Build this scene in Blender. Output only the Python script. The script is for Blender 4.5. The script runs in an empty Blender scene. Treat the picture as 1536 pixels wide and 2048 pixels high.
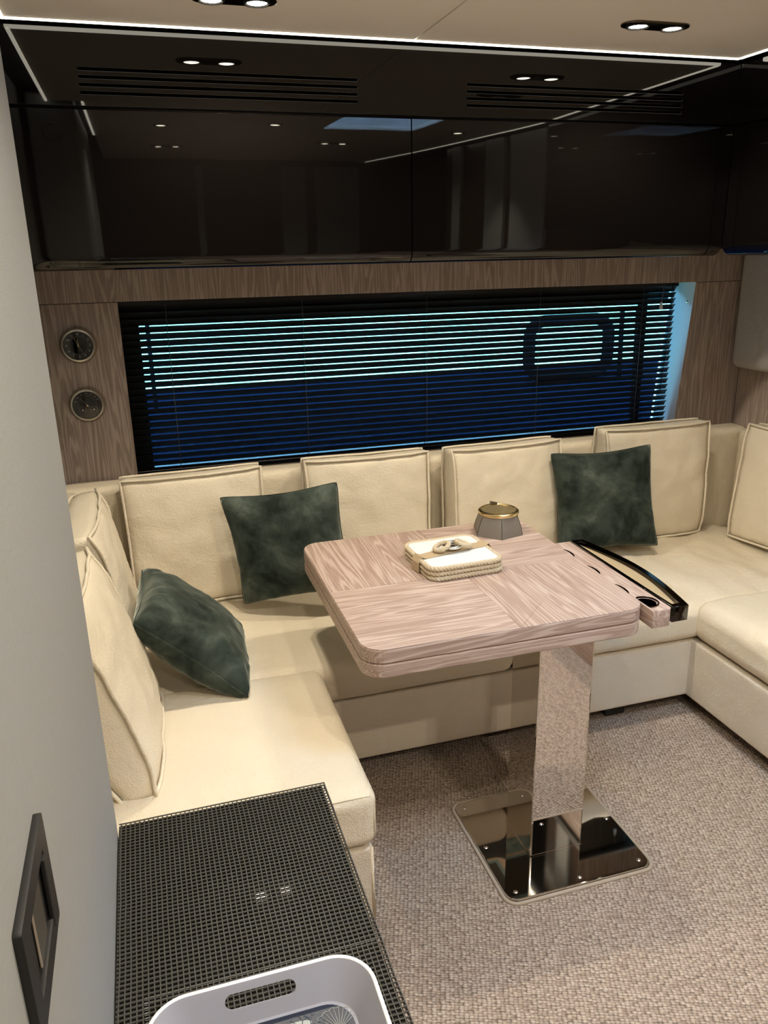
import bpy, bmesh, math, random
from mathutils import Vector, Matrix, noise

# ------------------------------------------------------------------ camera, sky, exposure
random.seed(7)
SC = bpy.context.scene
COL = SC.collection
cam_data = bpy.data.cameras.new('camera')
cam = bpy.data.objects.new('camera', cam_data)
COL.objects.link(cam)
cam_data.sensor_fit = 'HORIZONTAL'
cam_data.sensor_width = 36.0
cam_data.lens = 36.0 * 1587.28 / 1536.0
cam_data.clip_start = 0.02
_y, _p, _r = math.radians(16.6193), math.radians(18.1999), math.radians(1.1168)
fwd = Vector((math.sin(_y) * math.cos(_p), math.cos(_y) * math.cos(_p), -math.sin(_p)))
rgt = Vector((math.cos(_y), -math.sin(_y), 0))
dwn = fwd.cross(rgt)
r2 = rgt * math.cos(_r) + dwn * math.sin(_r)
d2 = -rgt * math.sin(_r) + dwn * math.cos(_r)
mw = Matrix.Identity(4)
for i in range(3):
    mw[i][0] = r2[i]; mw[i][1] = -d2[i]; mw[i][2] = -fwd[i]
mw[0][3], mw[1][3], mw[2][3] = 0.0, 0.0, 1.6
cam.matrix_world = mw
SC.camera = cam

world = bpy.data.worlds.new('sky')
SC.world = world
world.use_nodes = True
_bg = world.node_tree.nodes['Background']
_bg.inputs[0].default_value = (0.58, 0.79, 1.0, 1)
_bg.inputs[1].default_value = 26.0

SC.view_settings.view_transform = 'Standard'
SC.view_settings.look = 'None'
SC.view_settings.gamma = 1.0
SC.view_settings.use_curve_mapping = False
SC.cycles.max_bounces = 7
SC.cycles.diffuse_bounces = 3
SC.cycles.transmission_bounces = 4
SC.view_settings.exposure = 0.68
LAMP_W = 17.0                     # each ceiling downlight
LAMP_COL = (1.0, 0.88, 0.70)
CEIL = 2.163

# ------------------------------------------------------------------ material helpers
def mat(name, col=(0.5, 0.5, 0.5), rough=0.5, metal=0.0, **kw):
    m = bpy.data.materials.new(name)
    m.use_nodes = True
    b = m.node_tree.nodes['Principled BSDF']
    b.inputs['Base Color'].default_value = (*col, 1)
    b.inputs['Roughness'].default_value = rough
    b.inputs['Metallic'].default_value = metal
    for k, v in kw.items():
        b.inputs[k].default_value = v
    return m

def N(m, kind, **kw):
    n = m.node_tree.nodes.new(kind)
    for k, v in kw.items():
        setattr(n, k, v)
    return n

def L(m, a, b):
    m.node_tree.links.new(a, b)

def BS(m):
    return m.node_tree.nodes['Principled BSDF']

def coords(m, scale=(1, 1, 1), rot=(0, 0, 0)):
    t = N(m, 'ShaderNodeTexCoord'); mp = N(m, 'ShaderNodeMapping')
    mp.inputs['Scale'].default_value = scale
    mp.inputs['Rotation'].default_value = rot
    L(m, t.outputs['Object'], mp.inputs['Vector'])
    return mp.outputs['Vector']

def ntex(m, vec, scale, detail=4, rough=0.55, dist=0.0):
    n = N(m, 'ShaderNodeTexNoise')
    n.inputs['Scale'].default_value = scale
    n.inputs['Detail'].default_value = detail
    n.inputs['Roughness'].default_value = rough
    n.inputs['Distortion'].default_value = dist
    L(m, vec, n.inputs['Vector'])
    return n.outputs['Fac']

def ramp(m, fac, stops):
    r = N(m, 'ShaderNodeValToRGB')
    cr = r.color_ramp
    while len(cr.elements) < len(stops):
        cr.elements.new(0.5)
    for e, (p, c) in zip(cr.elements, stops):
        e.position = p
        e.color = (*c, 1) if len(c) == 3 else c
    L(m, fac, r.inputs['Fac'])
    return r.outputs['Color']

def math_n(m, op, a, b=None):
    n = N(m, 'ShaderNodeMath', operation=op)
    for i, v in enumerate((a, b)):
        if v is None:
            continue
        if isinstance(v, (int, float)):
            n.inputs[i].default_value = v
        else:
            L(m, v, n.inputs[i])
    return n.outputs[0]

def mixc(m, fac, a, b, blend='MIX'):
    n = N(m, 'ShaderNodeMix', data_type='RGBA', blend_type=blend)
    for i, v in ((0, fac), (6, a), (7, b)):
        if isinstance(v, (int, float)):
            n.inputs[i].default_value = v
        elif isinstance(v, tuple):
            n.inputs[i].default_value = (*v, 1)
        else:
            L(m, v, n.inputs[i])
    return n.outputs[2]

def bump(m, h, strength=0.3, dist=0.002, prev=None):
    b = N(m, 'ShaderNodeBump')
    b.inputs['Strength'].default_value = strength
    b.inputs['Distance'].default_value = dist
    L(m, h, b.inputs['Height'])
    if prev is not None:
        L(m, prev, b.inputs['Normal'])
    return b.outputs['Normal']

def wood(name, axis, dark, mid, light, rough=0.42, offs=0.0):
    """axis = direction the grain runs in."""
    m = mat(name, mid, rough)
    sc = [1.0, 1.0, 1.0]
    sc[axis] = 0.05
    v = coords(m, tuple(sc))
    if offs:
        a = N(m, 'ShaderNodeVectorMath', operation='ADD')
        a.inputs[1].default_value = (offs, offs * 1.7, offs * 0.6)
        L(m, v, a.inputs[0]); v = a.outputs[0]
    warp = ntex(m, v, 16.0, 2, 0.5)
    a = N(m, 'ShaderNodeVectorMath', operation='SCALE'); a.inputs['Scale'].default_value = 0.065
    nz = N(m, 'ShaderNodeTexNoise'); nz.inputs['Scale'].default_value = 9.0; nz.inputs['Detail'].default_value = 2
    L(m, v, nz.inputs['Vector']); L(m, nz.outputs['Color'], a.inputs[0])
    ad = N(m, 'ShaderNodeVectorMath', operation='ADD'); L(m, v, ad.inputs[0]); L(m, a.outputs[0], ad.inputs[1])
    vw = ad.outputs[0]
    vv = N(m, 'ShaderNodeVectorMath', operation='MULTIPLY')
    k3 = [1.0, 1.0, 1.0]; k3[axis] = 0.9
    vv.inputs[1].default_value = k3; L(m, vw, vv.inputs[0])
    low = ntex(m, vv.outputs[0], 13.0, 2, 0.45)
    wav = math_n(m, 'SINE', math_n(m, 'MULTIPLY', math_n(m, 'ADD', low, math_n(m, 'MULTIPLY', ntex(m, vw, 190.0, 2), 0.030)), 145.0))
    g1 = math_n(m, 'ADD', math_n(m, 'MULTIPLY', wav, 0.5), 0.5)
    g2 = ntex(m, vw, 260.0, 2, 0.5, 0.0)
    lines = ramp(m, g1, [(0.42, (0, 0, 0)), (0.98, (.62, .62, .62))])
    fine = ramp(m, g2, [(0.42, (0, 0, 0)), (0.62, (1, 1, 1))])
    c = mixc(m, warp, dark, mid)
    c = mixc(m, lines, c, light)
    c2 = mixc(m, math_n(m, 'MULTIPLY', fine, 0.22), c, light)
    L(m, c2, BS(m).inputs['Base Color'])
    L(m, bump(m, lines, 0.15, 0.0006), BS(m).inputs['Normal'])
    return m

M = {}
TW = ((0.315, 0.210, 0.165), (0.385, 0.270, 0.215), (0.62, 0.50, 0.425))
WW = ((0.27, 0.205, 0.170), (0.37, 0.29, 0.245), (0.62, 0.52, 0.455))
M['table_x'] = wood('oak_grain_across', 0, *TW)
M['table_y'] = wood('oak_grain_along', 1, *TW, offs=3.1)
M['table_y2'] = wood('oak_grain_along_second', 1, *TW, offs=7.4)
M['table_x2'] = wood('oak_grain_across_second', 0, *TW, offs=5.2)
M['wall_wood'] = wood('wall_oak_upright', 2, *WW)
M['wall_wood2'] = wood('wall_oak_upright_second', 2, *WW, offs=4.3)
M['dark_wood'] = mat('galley_wood', (0.06, 0.035, 0.022), 0.35)

def leather(name, col):
    m = mat(name, col, 0.46)
    v = coords(m)
    vo = N(m, 'ShaderNodeTexVoronoi'); vo.feature = 'F1'; vo.inputs['Scale'].default_value = 240.0
    nz = N(m, 'ShaderNodeTexNoise'); nz.inputs['Scale'].default_value = 60.0; nz.inputs['Detail'].default_value = 3
    L(m, v, nz.inputs['Vector'])
    sc = N(m, 'ShaderNodeVectorMath', operation='SCALE'); sc.inputs['Scale'].default_value = 0.006
    L(m, nz.outputs['Color'], sc.inputs[0])
    ad = N(m, 'ShaderNodeVectorMath', operation='ADD'); L(m, v, ad.inputs[0]); L(m, sc.outputs[0], ad.inputs[1])
    L(m, ad.outputs[0], vo.inputs['Vector'])
    grain = math_n(m, 'ADD', vo.outputs['Distance'], math_n(m, 'MULTIPLY', ntex(m, v, 110.0, 2), 0.5))
    tone = ntex(m, v, 5.0, 3)
    c = mixc(m, tone, tuple(x * 0.93 for x in col), tuple(min(1, x * 1.06) for x in col))
    L(m, c, BS(m).inputs['Base Color'])
    b1 = bump(m, ntex(m, v, 7.0, 3, 0.6, 0.6), 0.35, 0.02)
    L(m, bump(m, grain, 0.45, 0.0022, b1), BS(m).inputs['Normal'])
    BS(m).inputs['Specular IOR Level'].default_value = 0.35
    return m
M['leather'] = leather('cream_leather', (0.76, 0.67, 0.515))
M['leather_cushion'] = leather('cushion_leather', (0.78, 0.70, 0.555))
M['leather_base'] = leather('base_leather', (0.68, 0.605, 0.49))
M['leather_pad'] = leather('grey_wall_leather', (0.50, 0.48, 0.45))

def velvet():
    m = mat('green_velvet', (0.016, 0.034, 0.026), 0.85)
    v = coords(m)
    n = ntex(m, v, 7.0, 4, 0.65, 0.35)
    c = ramp(m, n, [(0.36, (0.014, 0.021, 0.018)), (0.54, (0.046, 0.062, 0.053)), (0.76, (0.13, 0.155, 0.132))])
    L(m, c, BS(m).inputs['Base Color'])
    BS(m).inputs['Sheen Weight'].default_value = 1.0
    BS(m).inputs['Sheen Roughness'].default_value = 0.32
    BS(m).inputs['Sheen Tint'].default_value = (0.50, 0.54, 0.49, 1)
    BS(m).inputs['Specular IOR Level'].default_value = 0.1
    L(m, bump(m, ntex(m, v, 24.0, 4, 0.6, 0.5), 0.35, 0.006), BS(m).inputs['Normal'])
    return m
M['velvet'] = velvet()

def carpet():
    m = mat('woven_carpet', (0.4, 0.34, 0.29), 0.95)
    v = coords(m, (1, 1, 1), (0, 0, 0.35))
    nz = N(m, 'ShaderNodeTexNoise'); nz.inputs['Scale'].default_value = 55.0; nz.inputs['Detail'].default_value = 2
    L(m, v, nz.inputs['Vector'])
    sc = N(m, 'ShaderNodeVectorMath', operation='SCALE'); sc.inputs['Scale'].default_value = 0.006
    L(m, nz.outputs['Color'], sc.inputs[0])
    ad = N(m, 'ShaderNodeVectorMath', operation='ADD'); L(m, v, ad.inputs[0]); L(m, sc.outputs[0], ad.inputs[1])
    st = N(m, 'ShaderNodeVectorMath', operation='MULTIPLY'); st.inputs[1].default_value = (0.62, 1.0, 1.0)
    L(m, ad.outputs[0], st.inputs[0])
    vo = N(m, 'ShaderNodeTexVoronoi'); vo.voronoi_dimensions = '2D'
    vo.inputs['Scale'].default_value = 158.0
    vo.inputs['Randomness'].default_value = 0.42
    L(m, st.outputs[0], vo.inputs['Vector'])
    rnd = N(m, 'ShaderNodeSeparateColor'); L(m, vo.outputs['Color'], rnd.inputs[0])
    knot = mixc(m, rnd.outputs[0], (0.30, 0.232, 0.186), (0.52, 0.43, 0.36))
    gap = ramp(m, vo.outputs['Distance'], [(0.28, (0, 0, 0)), (0.72, (1, 1, 1))])
    c = mixc(m, gap, knot, (0.065, 0.048, 0.038))
    tone = ntex(m, v, 400.0, 2)
    c = mixc(m, math_n(m, 'MULTIPLY', tone, 0.3), c, (0.42, 0.345, 0.29))
    L(m, c, BS(m).inputs['Base Color'])
    h = math_n(m, 'SUBTRACT', 1.0, vo.outputs['Distance'])
    L(m, bump(m, h, 0.9, 0.0045), BS(m).inputs['Normal'])
    BS(m).inputs['Specular IOR Level'].default_value = 0.1
    return m
M['carpet'] = carpet()
M['carpet_edge'] = mat('carpet_binding', (0.36, 0.30, 0.24), 0.9)

M['lacquer'] = mat('black_gloss_lacquer', (0.0035, 0.0028, 0.0026), 0.02)
M['lacquer'].node_tree.nodes['Principled BSDF'].inputs['IOR'].default_value = 1.5
_v = coords(M['lacquer'])
L(M['lacquer'], bump(M['lacquer'], ntex(M['lacquer'], _v, 3.0, 1), 0.02, 0.02), BS(M['lacquer']).inputs['Normal'])
M['black'] = mat('matt_black', (0.010, 0.010, 0.011), 0.5)
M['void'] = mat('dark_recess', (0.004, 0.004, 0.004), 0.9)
M['chrome'] = mat('mirror_steel', (0.74, 0.71, 0.67), 0.035, 1.0)
M['dark_chrome'] = mat('bronze_chrome', (0.16, 0.135, 0.11), 0.06, 1.0)
M['rail'] = mat('black_chrome', (0.055, 0.048, 0.042), 0.08, 1.0)
M['silver'] = mat('polished_silver', (0.85, 0.84, 0.82), 0.1, 1.0)
M['border_blue'] = mat('blue_grey_border', (0.16, 0.26, 0.31), 0.5)
M['nickel'] = mat('brushed_nickel', (0.62, 0.59, 0.52), 0.26, 1.0)
M['brass'] = mat('brass', (0.78, 0.62, 0.32), 0.26, 1.0)
M['brass_bowl'] = mat('satin_brass', (0.85, 0.70, 0.40), 0.42, 1.0)
M['taupe'] = mat('taupe_leather', (0.20, 0.175, 0.142), 0.5)
M['ceiling'] = mat('ceiling_cream', (0.92, 0.85, 0.78), 0.6)
M['white'] = mat('white_gloss', (0.80, 0.80, 0.82), 0.25)
M['reveal'] = mat('reveal_white', (0.86, 0.89, 0.92), 0.3)
M['dial'] = mat('clock_dial_black', (0.012, 0.009, 0.009), 0.35)
M['ink'] = mat('dial_print', (0.75, 0.70, 0.60), 0.5)
M['slat'] = mat('slat_black', (0.010, 0.011, 0.013), 0.30)
M['cord'] = mat('blind_cord_grey', (0.14, 0.16, 0.18), 0.6)
M['coaster'] = mat('white_napkin', (0.70, 0.69, 0.65), 0.8)
M['strap'] = mat('tan_strap', (0.44, 0.33, 0.20), 0.6)
M['mat_rubber'] = mat('mesh_rubber', (0.060, 0.056, 0.048), 0.45)
M['countertop'] = mat('black_gloss_counter', (0.006, 0.006, 0.006), 0.035, 0.0, IOR=1.8)
M['tray'] = mat('tray_melamine', (0.33, 0.325, 0.365), 0.18)
M['tray_floor'] = mat('tray_navy', (0.014, 0.021, 0.040), 0.4)
M['tray_pale'] = mat('tray_print_pale', (0.34, 0.36, 0.34), 0.6)
M['tray_mid'] = mat('tray_print_grey', (0.07, 0.095, 0.14), 0.6)
M['grey_vent'] = mat('grey_plastic', (0.30, 0.31, 0.32), 0.5)

def rope_mat():
    m = mat('cotton_rope', (0.66, 0.55, 0.38), 0.85)
    v = coords(m)
    L(m, mixc(m, ntex(m, v, 160.0, 3), (0.42, 0.33, 0.21), (0.60, 0.51, 0.37)), BS(m).inputs['Base Color'])
    L(m, bump(m, ntex(m, v, 900.0, 2), 0.4, 0.0006), BS(m).inputs['Normal'])
    return m
M['rope'] = rope_mat()

def fabric(name, a, b):
    m = mat(name, a, 0.85)
    v = coords(m, (60, 60, 700))
    n = ntex(m, v, 1.0, 3)
    L(m, mixc(m, n, a, b), BS(m).inputs['Base Color'])
    L(m, bump(m, n, 0.25, 0.0006), BS(m).inputs['Normal'])
    return m
M['fabric'] = fabric('pale_grey_wallcloth', (0.275, 0.285, 0.285), (0.335, 0.345, 0.345))

def glass(name, tint, refl=0.08):
    m = bpy.data.materials.new(name); m.use_nodes = True
    nt = m.node_tree
    nt.nodes.remove(nt.nodes['Principled BSDF'])
    tr = N(m, 'ShaderNodeBsdfTransparent'); tr.inputs[0].default_value = (*tint, 1)
    gl = N(m, 'ShaderNodeBsdfGlossy'); gl.inputs['Roughness'].default_value = 0.02
    fr = N(m, 'ShaderNodeFresnel'); fr.inputs[0].default_value = 1.45
    mx = N(m, 'ShaderNodeMixShader')
    L(m, fr.outputs[0], mx.inputs[0]); L(m, tr.outputs[0], mx.inputs[1]); L(m, gl.outputs[0], mx.inputs[2])
    L(m, mx.outputs[0], nt.nodes['Material Output'].inputs['Surface'])
    return m
M['glass'] = glass('tinted_window_glass', (0.52, 0.76, 0.88))
M['clear'] = glass('clear_acrylic', (0.80, 0.86, 0.88))
M['hatch_glass'] = glass('hatch_glass', (0.80, 0.88, 0.95))
M['lining'] = mat('tan_suede_lining', (0.36, 0.27, 0.155), 0.8)
M['dial_glass'] = glass('dial_glass', (0.93, 0.93, 0.93))

def emit(name, col, s):
    m = bpy.data.materials.new(name); m.use_nodes = True
    b = BS(m)
    b.inputs['Base Color'].default_value = (*col, 1)
    b.inputs['Emission Color'].default_value = (*col, 1)
    b.inputs['Emission Strength'].default_value = s
    return m
M['lamp'] = emit('downlight_glow', (1.0, 0.88, 0.68), 26.0)
M['led'] = emit('led_strip_glow', (1.0, 0.93, 0.76), 4.0)

# ------------------------------------------------------------------ object helpers
def world_of(o):
    return Matrix.LocRotScale(o.location, o.rotation_euler, o.scale) if o.parent is None else \
        world_of(o.parent) @ o.matrix_parent_inverse @ Matrix.LocRotScale(o.location, o.rotation_euler, o.scale)

def put(name, me, m=None, parent=None):
    o = bpy.data.objects.new(name, me)
    COL.objects.link(o)
    if m is not None and me is not None and len(me.materials) == 0:
        me.materials.append(m)
    if parent is not None:
        o.parent = parent
        o.matrix_parent_inverse = world_of(parent).inverted()
    return o

def tag(o, label, cat, group=None):
    o['label'] = label; o['category'] = cat
    if group:
        o['group'] = group
    return o

def thing(name, label, cat, loc=(0, 0, 0), group=None):
    o = bpy.data.objects.new(name, None)
    COL.objects.link(o)
    o.empty_display_size = 0.05
    o.location = loc
    return tag(o, label, cat, group)

def struct(o):
    o['kind'] = 'structure'
    return o

def mesh(name, verts, faces, smooth=False, mtx=None):
    me = bpy.data.meshes.new(name)
    me.from_pydata([tuple(v) for v in verts], [], faces)
    if mtx is not None:
        me.transform(mtx)
    me.validate()
    bm = bmesh.new(); bm.from_mesh(me)
    bmesh.ops.recalc_face_normals(bm, faces=bm.faces)
    bm.to_mesh(me); bm.free()
    if smooth:
        me.polygons.foreach_set('use_smooth', [True] * len(me.polygons))
    return me

def box_me(name, x, y, z, bev=0.0, seg=2, mtx=None):
    bm = bmesh.new()
    bmesh.ops.create_cube(bm, size=1.0)
    s = Vector((x[1] - x[0], y[1] - y[0], z[1] - z[0]))
    c = Vector(((x[0] + x[1]) / 2, (y[0] + y[1]) / 2, (z[0] + z[1]) / 2))
    for v in bm.verts:
        v.co = Vector((v.co.x * s.x, v.co.y * s.y, v.co.z * s.z)) + c
    if bev > 0:
        bmesh.ops.bevel(bm, geom=list(bm.edges), offset=min(bev, min(s) * 0.49), segments=seg, profile=0.5, affect='EDGES')
    me = bpy.data.meshes.new(name)
    bm.to_mesh(me); bm.free()
    if mtx is not None:
        me.transform(mtx)
    return me

def box(name, x, y, z, m, parent=None, bev=0.0, seg=2, mtx=None):
    return put(name, box_me(name, x, y, z, bev, seg, mtx), m, parent)

def fill2d(name, outer, holes, thick, mtx, bev=0.0):
    """flat plate with holes, local xy outline, centred on local z"""
    cu = bpy.data.curves.new(name, 'CURVE')
    cu.dimensions = '2D'; cu.fill_mode = 'BOTH'; cu.extrude = thick / 2
    cu.bevel_depth = bev; cu.bevel_resolution = 1
    for pts in [outer] + holes:
        sp = cu.splines.new('POLY'); sp.points.add(len(pts) - 1)
        for p, q in zip(sp.points, pts):
            p.co = (q[0], q[1], 0, 1)
        sp.use_cyclic_u = True
    o = bpy.data.objects.new('tmp', cu); COL.objects.link(o)
    dg = bpy.context.evaluated_depsgraph_get()
    me = bpy.data.meshes.new_from_object(o.evaluated_get(dg))
    bpy.data.objects.remove(o); bpy.data.curves.remove(cu)
    me.materials.clear()
    me.transform(mtx)
    me.name = name
    return me

def rrect(x0, x1, y0, y1, r, n=6, rs=None):
    """rounded rectangle, ccw; rs = radii (x1y1, x0y1, x0y0, x1y0)"""
    rs = rs or (r, r, r, r)
    out = []
    for (cx, cy, a0, rr) in ((x1, y1, 0, rs[0]), (x0, y1, 90, rs[1]), (x0, y0, 180, rs[2]), (x1, y0, 270, rs[3])):
        sx = -1 if cx == x1 else 1; sy = -1 if cy == y1 else 1
        for k in range(n + 1):
            a = math.radians(a0 + 90 * k / n)
            out.append((cx + sx * rr + rr * math.cos(a), cy + sy * rr + rr * math.sin(a)))
    return out

def prism(name, pts, z0, z1, m=None, parent=None, bev=0.0, seg=2):
    n = len(pts)
    vs = [(p[0], p[1], z0) for p in pts] + [(p[0], p[1], z1) for p in pts]
    fs = [list(range(n))[::-1], list(range(n, 2 * n))] + [[i, (i + 1) % n, n + (i + 1) % n, n + i] for i in range(n)]
    me = mesh(name, vs, fs)
    if bev:
        bm = bmesh.new(); bm.from_mesh(me)
        es = [e for e in bm.edges if abs(e.verts[0].co.z - e.verts[1].co.z) < 1e-6]
        bmesh.ops.bevel(bm, geom=es, offset=bev, segments=seg, profile=0.5, affect='EDGES')
        bm.to_mesh(me); bm.free()
    if m is None:
        return me
    return put(name, me, m, parent)

def extrude_x(name, prof, x0, x1, m, parent=None, smooth=False):
    """closed profile of (y,z) swept along x"""
    n = len(prof)
    vs = [(x0, p[0], p[1]) for p in prof] + [(x1, p[0], p[1]) for p in prof]
    fs = [list(range(n)), list(range(n, 2 * n))[::-1]] + [[i, (i + 1) % n, n + (i + 1) % n, n + i] for i in range(n)]
    me = mesh(name, vs, fs)
    if smooth:
        me.polygons.foreach_set('use_smooth', [True] * len(me.polygons))
        me.set_sharp_from_angle(angle=math.radians(35))
    return put(name, me, m, parent)

def tube_me(name, pts, r, n=8, closed=False, caps=True, smooth=True, rfun=None, up=None):
    P = [Vector(p) for p in pts]
    k = len(P)
    vs, fs = [], []
    prevn = None
    for i in range(k):
        a = P[(i - 1) % k] if (closed or i > 0) else P[i]
        b = P[(i + 1) % k] if (closed or i < k - 1) else P[i]
        t = (b - a).normalized()
        if prevn is None:
            ref = Vector(up) if up else (Vector((0, 0, 1)) if abs(t.z) < 0.9 else Vector((1, 0, 0)))
            nn = (ref - t * ref.dot(t)).normalized()
        else:
            nn = (prevn - t * prevn.dot(t)).normalized()
        prevn = nn
        bb = t.cross(nn)
        for j in range(n):
            th = 2 * math.pi * j / n
            rr = rfun(i, th) if rfun else r
            vs.append(P[i] + (nn * math.cos(th) + bb * math.sin(th)) * rr)
    m_ = k if closed else k - 1
    for i in range(m_):
        for j in range(n):
            i2 = (i + 1) % k
            fs.append([i * n + j, i * n + (j + 1) % n, i2 * n + (j + 1) % n, i2 * n + j])
    if caps and not closed:
        fs.append(list(range(n))[::-1]); fs.append([(k - 1) * n + j for j in range(n)])
    return mesh(name, vs, fs, smooth)

def tube(name, pts, r, m, parent=None, **kw):
    return put(name, tube_me(name, pts, r, **kw), m, parent)

def lathe_me(name, prof, n=48, mtx=None, smooth=True, sharp=40):
    """prof = [(radius, height)]"""
    vs, fs = [], []
    for (r, h) in prof:
        for j in range(n):
            a = 2 * math.pi * j / n
            vs.append((r * math.cos(a), r * math.sin(a), h))
    for i in range(len(prof) - 1):
        for j in range(n):
            fs.append([i * n + j, i * n + (j + 1) % n, (i + 1) * n + (j + 1) % n, (i + 1) * n + j])
    if prof[0][0] > 1e-5:
        fs.append(list(range(n))[::-1])
    if prof[-1][0] > 1e-5:
        fs.append([(len(prof) - 1) * n + j for j in range(n)])
    me = bpy.data.meshes.new(name)
    me.from_pydata(vs, [], fs)
    bm = bmesh.new(); bm.from_mesh(me)
    bmesh.ops.remove_doubles(bm, verts=bm.verts, dist=1e-6)
    bmesh.ops.recalc_face_normals(bm, faces=bm.faces)
    bm.to_mesh(me); bm.free()
    if mtx is not None:
        me.transform(mtx)
    if smooth:
        me.polygons.foreach_set('use_smooth', [True] * len(me.polygons))
        me.set_sharp_from_angle(angle=math.radians(sharp))
    return me

def text_me(name, s, size, mtx, ext=0.0004):
    cu = bpy.data.curves.new(name, 'FONT')
    cu.body = s; cu.size = size; cu.align_x = 'CENTER'; cu.align_y = 'CENTER'; cu.extrude = ext
    cu.resolution_u = 3
    o = bpy.data.objects.new('tmp', cu); COL.objects.link(o)
    dg = bpy.context.evaluated_depsgraph_get()
    me = bpy.data.meshes.new_from_object(o.evaluated_get(dg))
    bpy.data.objects.remove(o); bpy.data.curves.remove(cu)
    me.materials.clear(); me.transform(mtx)
    return me

def nz3(p, s, seed=0.0):
    return noise.noise(Vector(p) * s + Vector((seed, seed * 1.3, seed * 0.7)))

def soft_box(name, x, y, z, r, crown=0.0, wr=0.0, wscale=6.0, n=22, seed=0.0, mtx=None, wdir=None):
    """upholstered block: rounded box with a domed top and shallow wrinkles"""
    def ax(lo, hi):
        k = [0, .25, .5, .75, 1.0]
        L_ = [lo + r * t for t in k]
        L_ += [lo + r + (hi - lo - 2 * r) * i / n for i in range(1, n)]
        L_ += [hi - r + r * t for t in k]
        return L_
    A = [ax(*x), ax(*y), ax(*z)]
    idx, vs, fs = {}, [], []
    lo = Vector((x[0], y[0], z[0])); hi = Vector((x[1], y[1], z[1]))
    def vid(i, j, k):
        key = (i, j, k)
        if key in idx:
            return idx[key]
        p = Vector((A[0][i], A[1][j], A[2][k]))
        q = Vector([min(max(p[a], lo[a] + r), hi[a] - r) for a in range(3)])
        d = p - q
        if d.length > 1e-9:
            p = q + d.normalized() * r
            nn = d.normalized()
        else:
            nn = Vector((0, 0, 1))
        u = 2 * (p.x - lo.x) / (hi.x - lo.x) - 1; v = 2 * (p.y - lo.y) / (hi.y - lo.y) - 1
        if nn.z > 0.2:
            p.z += crown * max(0, 1 - u ** 4) * max(0, 1 - v ** 4)
        if wr:
            pp = Vector(p)
            if wdir:
                pp = Vector((p.x * wdir[0], p.y * wdir[1], p.z * wdir[2]))
            p = p + nn * wr * (1.0 if nn.z > 0.5 else 0.2) * (nz3(pp, wscale, seed) + 0.5 * nz3(pp, wscale * 2.3, seed + 4))
        idx[key] = len(vs); vs.append(p)
        return idx[key]
    na = [len(A[0]), len(A[1]), len(A[2])]
    for i in range(na[0] - 1):
        for j in range(na[1] - 1):
            for k in (0, na[2] - 1):
                fs.append([vid(i, j, k), vid(i + 1, j, k), vid(i + 1, j + 1, k), vid(i, j + 1, k)])
    for i in range(na[0] - 1):
        for k in range(na[2] - 1):
            for j in (0, na[1] - 1):
                fs.append([vid(i, j, k), vid(i + 1, j, k), vid(i + 1, j, k + 1), vid(i, j, k + 1)])
    for j in range(na[1] - 1):
        for k in range(na[2] - 1):
            for i in (0, na[0] - 1):
                fs.append([vid(i, j, k), vid(i, j + 1, k), vid(i, j + 1, k + 1), vid(i, j, k + 1)])
    return mesh(name, vs, fs, True, mtx)

def frame_mtx(o, ex, ey, ez):
    m = Matrix.Identity(4)
    for i in range(3):
        m[i][0] = ex[i]; m[i][1] = ey[i]; m[i][2] = ez[i]; m[i][3] = o[i]
    return m

def downlight_spot(x, y, w=None, size=math.radians(150)):
    ld = bpy.data.lights.new('downlight_beam', 'SPOT')
    ld.energy = w or LAMP_W
    ld.color = LAMP_COL
    ld.spot_size = size; ld.spot_blend = 0.6
    ld.shadow_soft_size = 0.022
    lo = bpy.data.objects.new('downlight_beam', ld)
    lo.location = (x, y, CEIL - 0.012)
    COL.objects.link(lo)
    return lo

YW = 2.92       # wood wall with the window
XR = 2.52       # right-hand wall
XL = -0.34      # left-hand wall behind the bench
YC = 2.45       # face of the overhead lockers
YB = -1.9       # rear bulkhead behind the viewer

# ------------------------------------------------------------------ room shell
plate = (0.754, 1.178, 1.463, 1.862)      # x0 x1 y0 y1 of the table foot
floor = struct(put('floor', fill2d('floor', [(-0.45, YB), (XR + .1, YB), (XR + .1, YW + .1), (-0.45, YW + .1)], [],
               0.02, Matrix.Translation((0, 0, -0.01))), M['carpet']))
# carpet joint running from the foot plate to the bench
jp = [(0.963, 2.30, 0.0008), (0.963, 2.156, 0.0008), (0.950, 2.03, 0.0008), (0.946, 1.95, 0.0008), (0.948, 1.875, 0.0008)]
tube('carpet_seam', jp, 0.0035, M['carpet_edge'], floor, n=6)

wall_back = struct(box('wall_back', (-0.45, XR + .1), (YW + 0.016, YW + 0.18), (0, 0.835), M['black']))
box('upper_backing', (-0.45, XR + .1), (YW + 0.016, YW + 0.18), (1.453, 2.25), M['black'], wall_back)
box('side_backing', (-0.45, -0.060), (YW + 0.016, YW + 0.18), (0.835, 1.453), M['black'], wall_back)
box('side_backing', (2.265, XR + .1), (YW + 0.016, YW + 0.18), (0.835, 1.453), M['black'], wall_back)
def panel(name, pts, m, y0=YW, t=0.016, mtx=None):
    me = prism(name, pts, -t, 0, bev=0.0012, seg=1)
    me.transform(Matrix(((1, 0, 0, 0), (0, 0, -1, y0), (0, 1, 0, 0), (0, 0, 0, 1))) if mtx is None else mtx)
    return me
put('wood_panel', panel('wood_panel', [(-0.42, 1.453), (XR, 1.453), (XR, 1.70), (-0.42, 1.70)], M['wall_wood']), M['wall_wood'], wall_back)
put('wood_panel', panel('wood_panel', [(-0.42, 0.60), (-0.057, 0.60), (-0.057, 1.4515), (-0.42, 1.4515)], M['wall_wood2']), M['wall_wood2'], wall_back)
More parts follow.
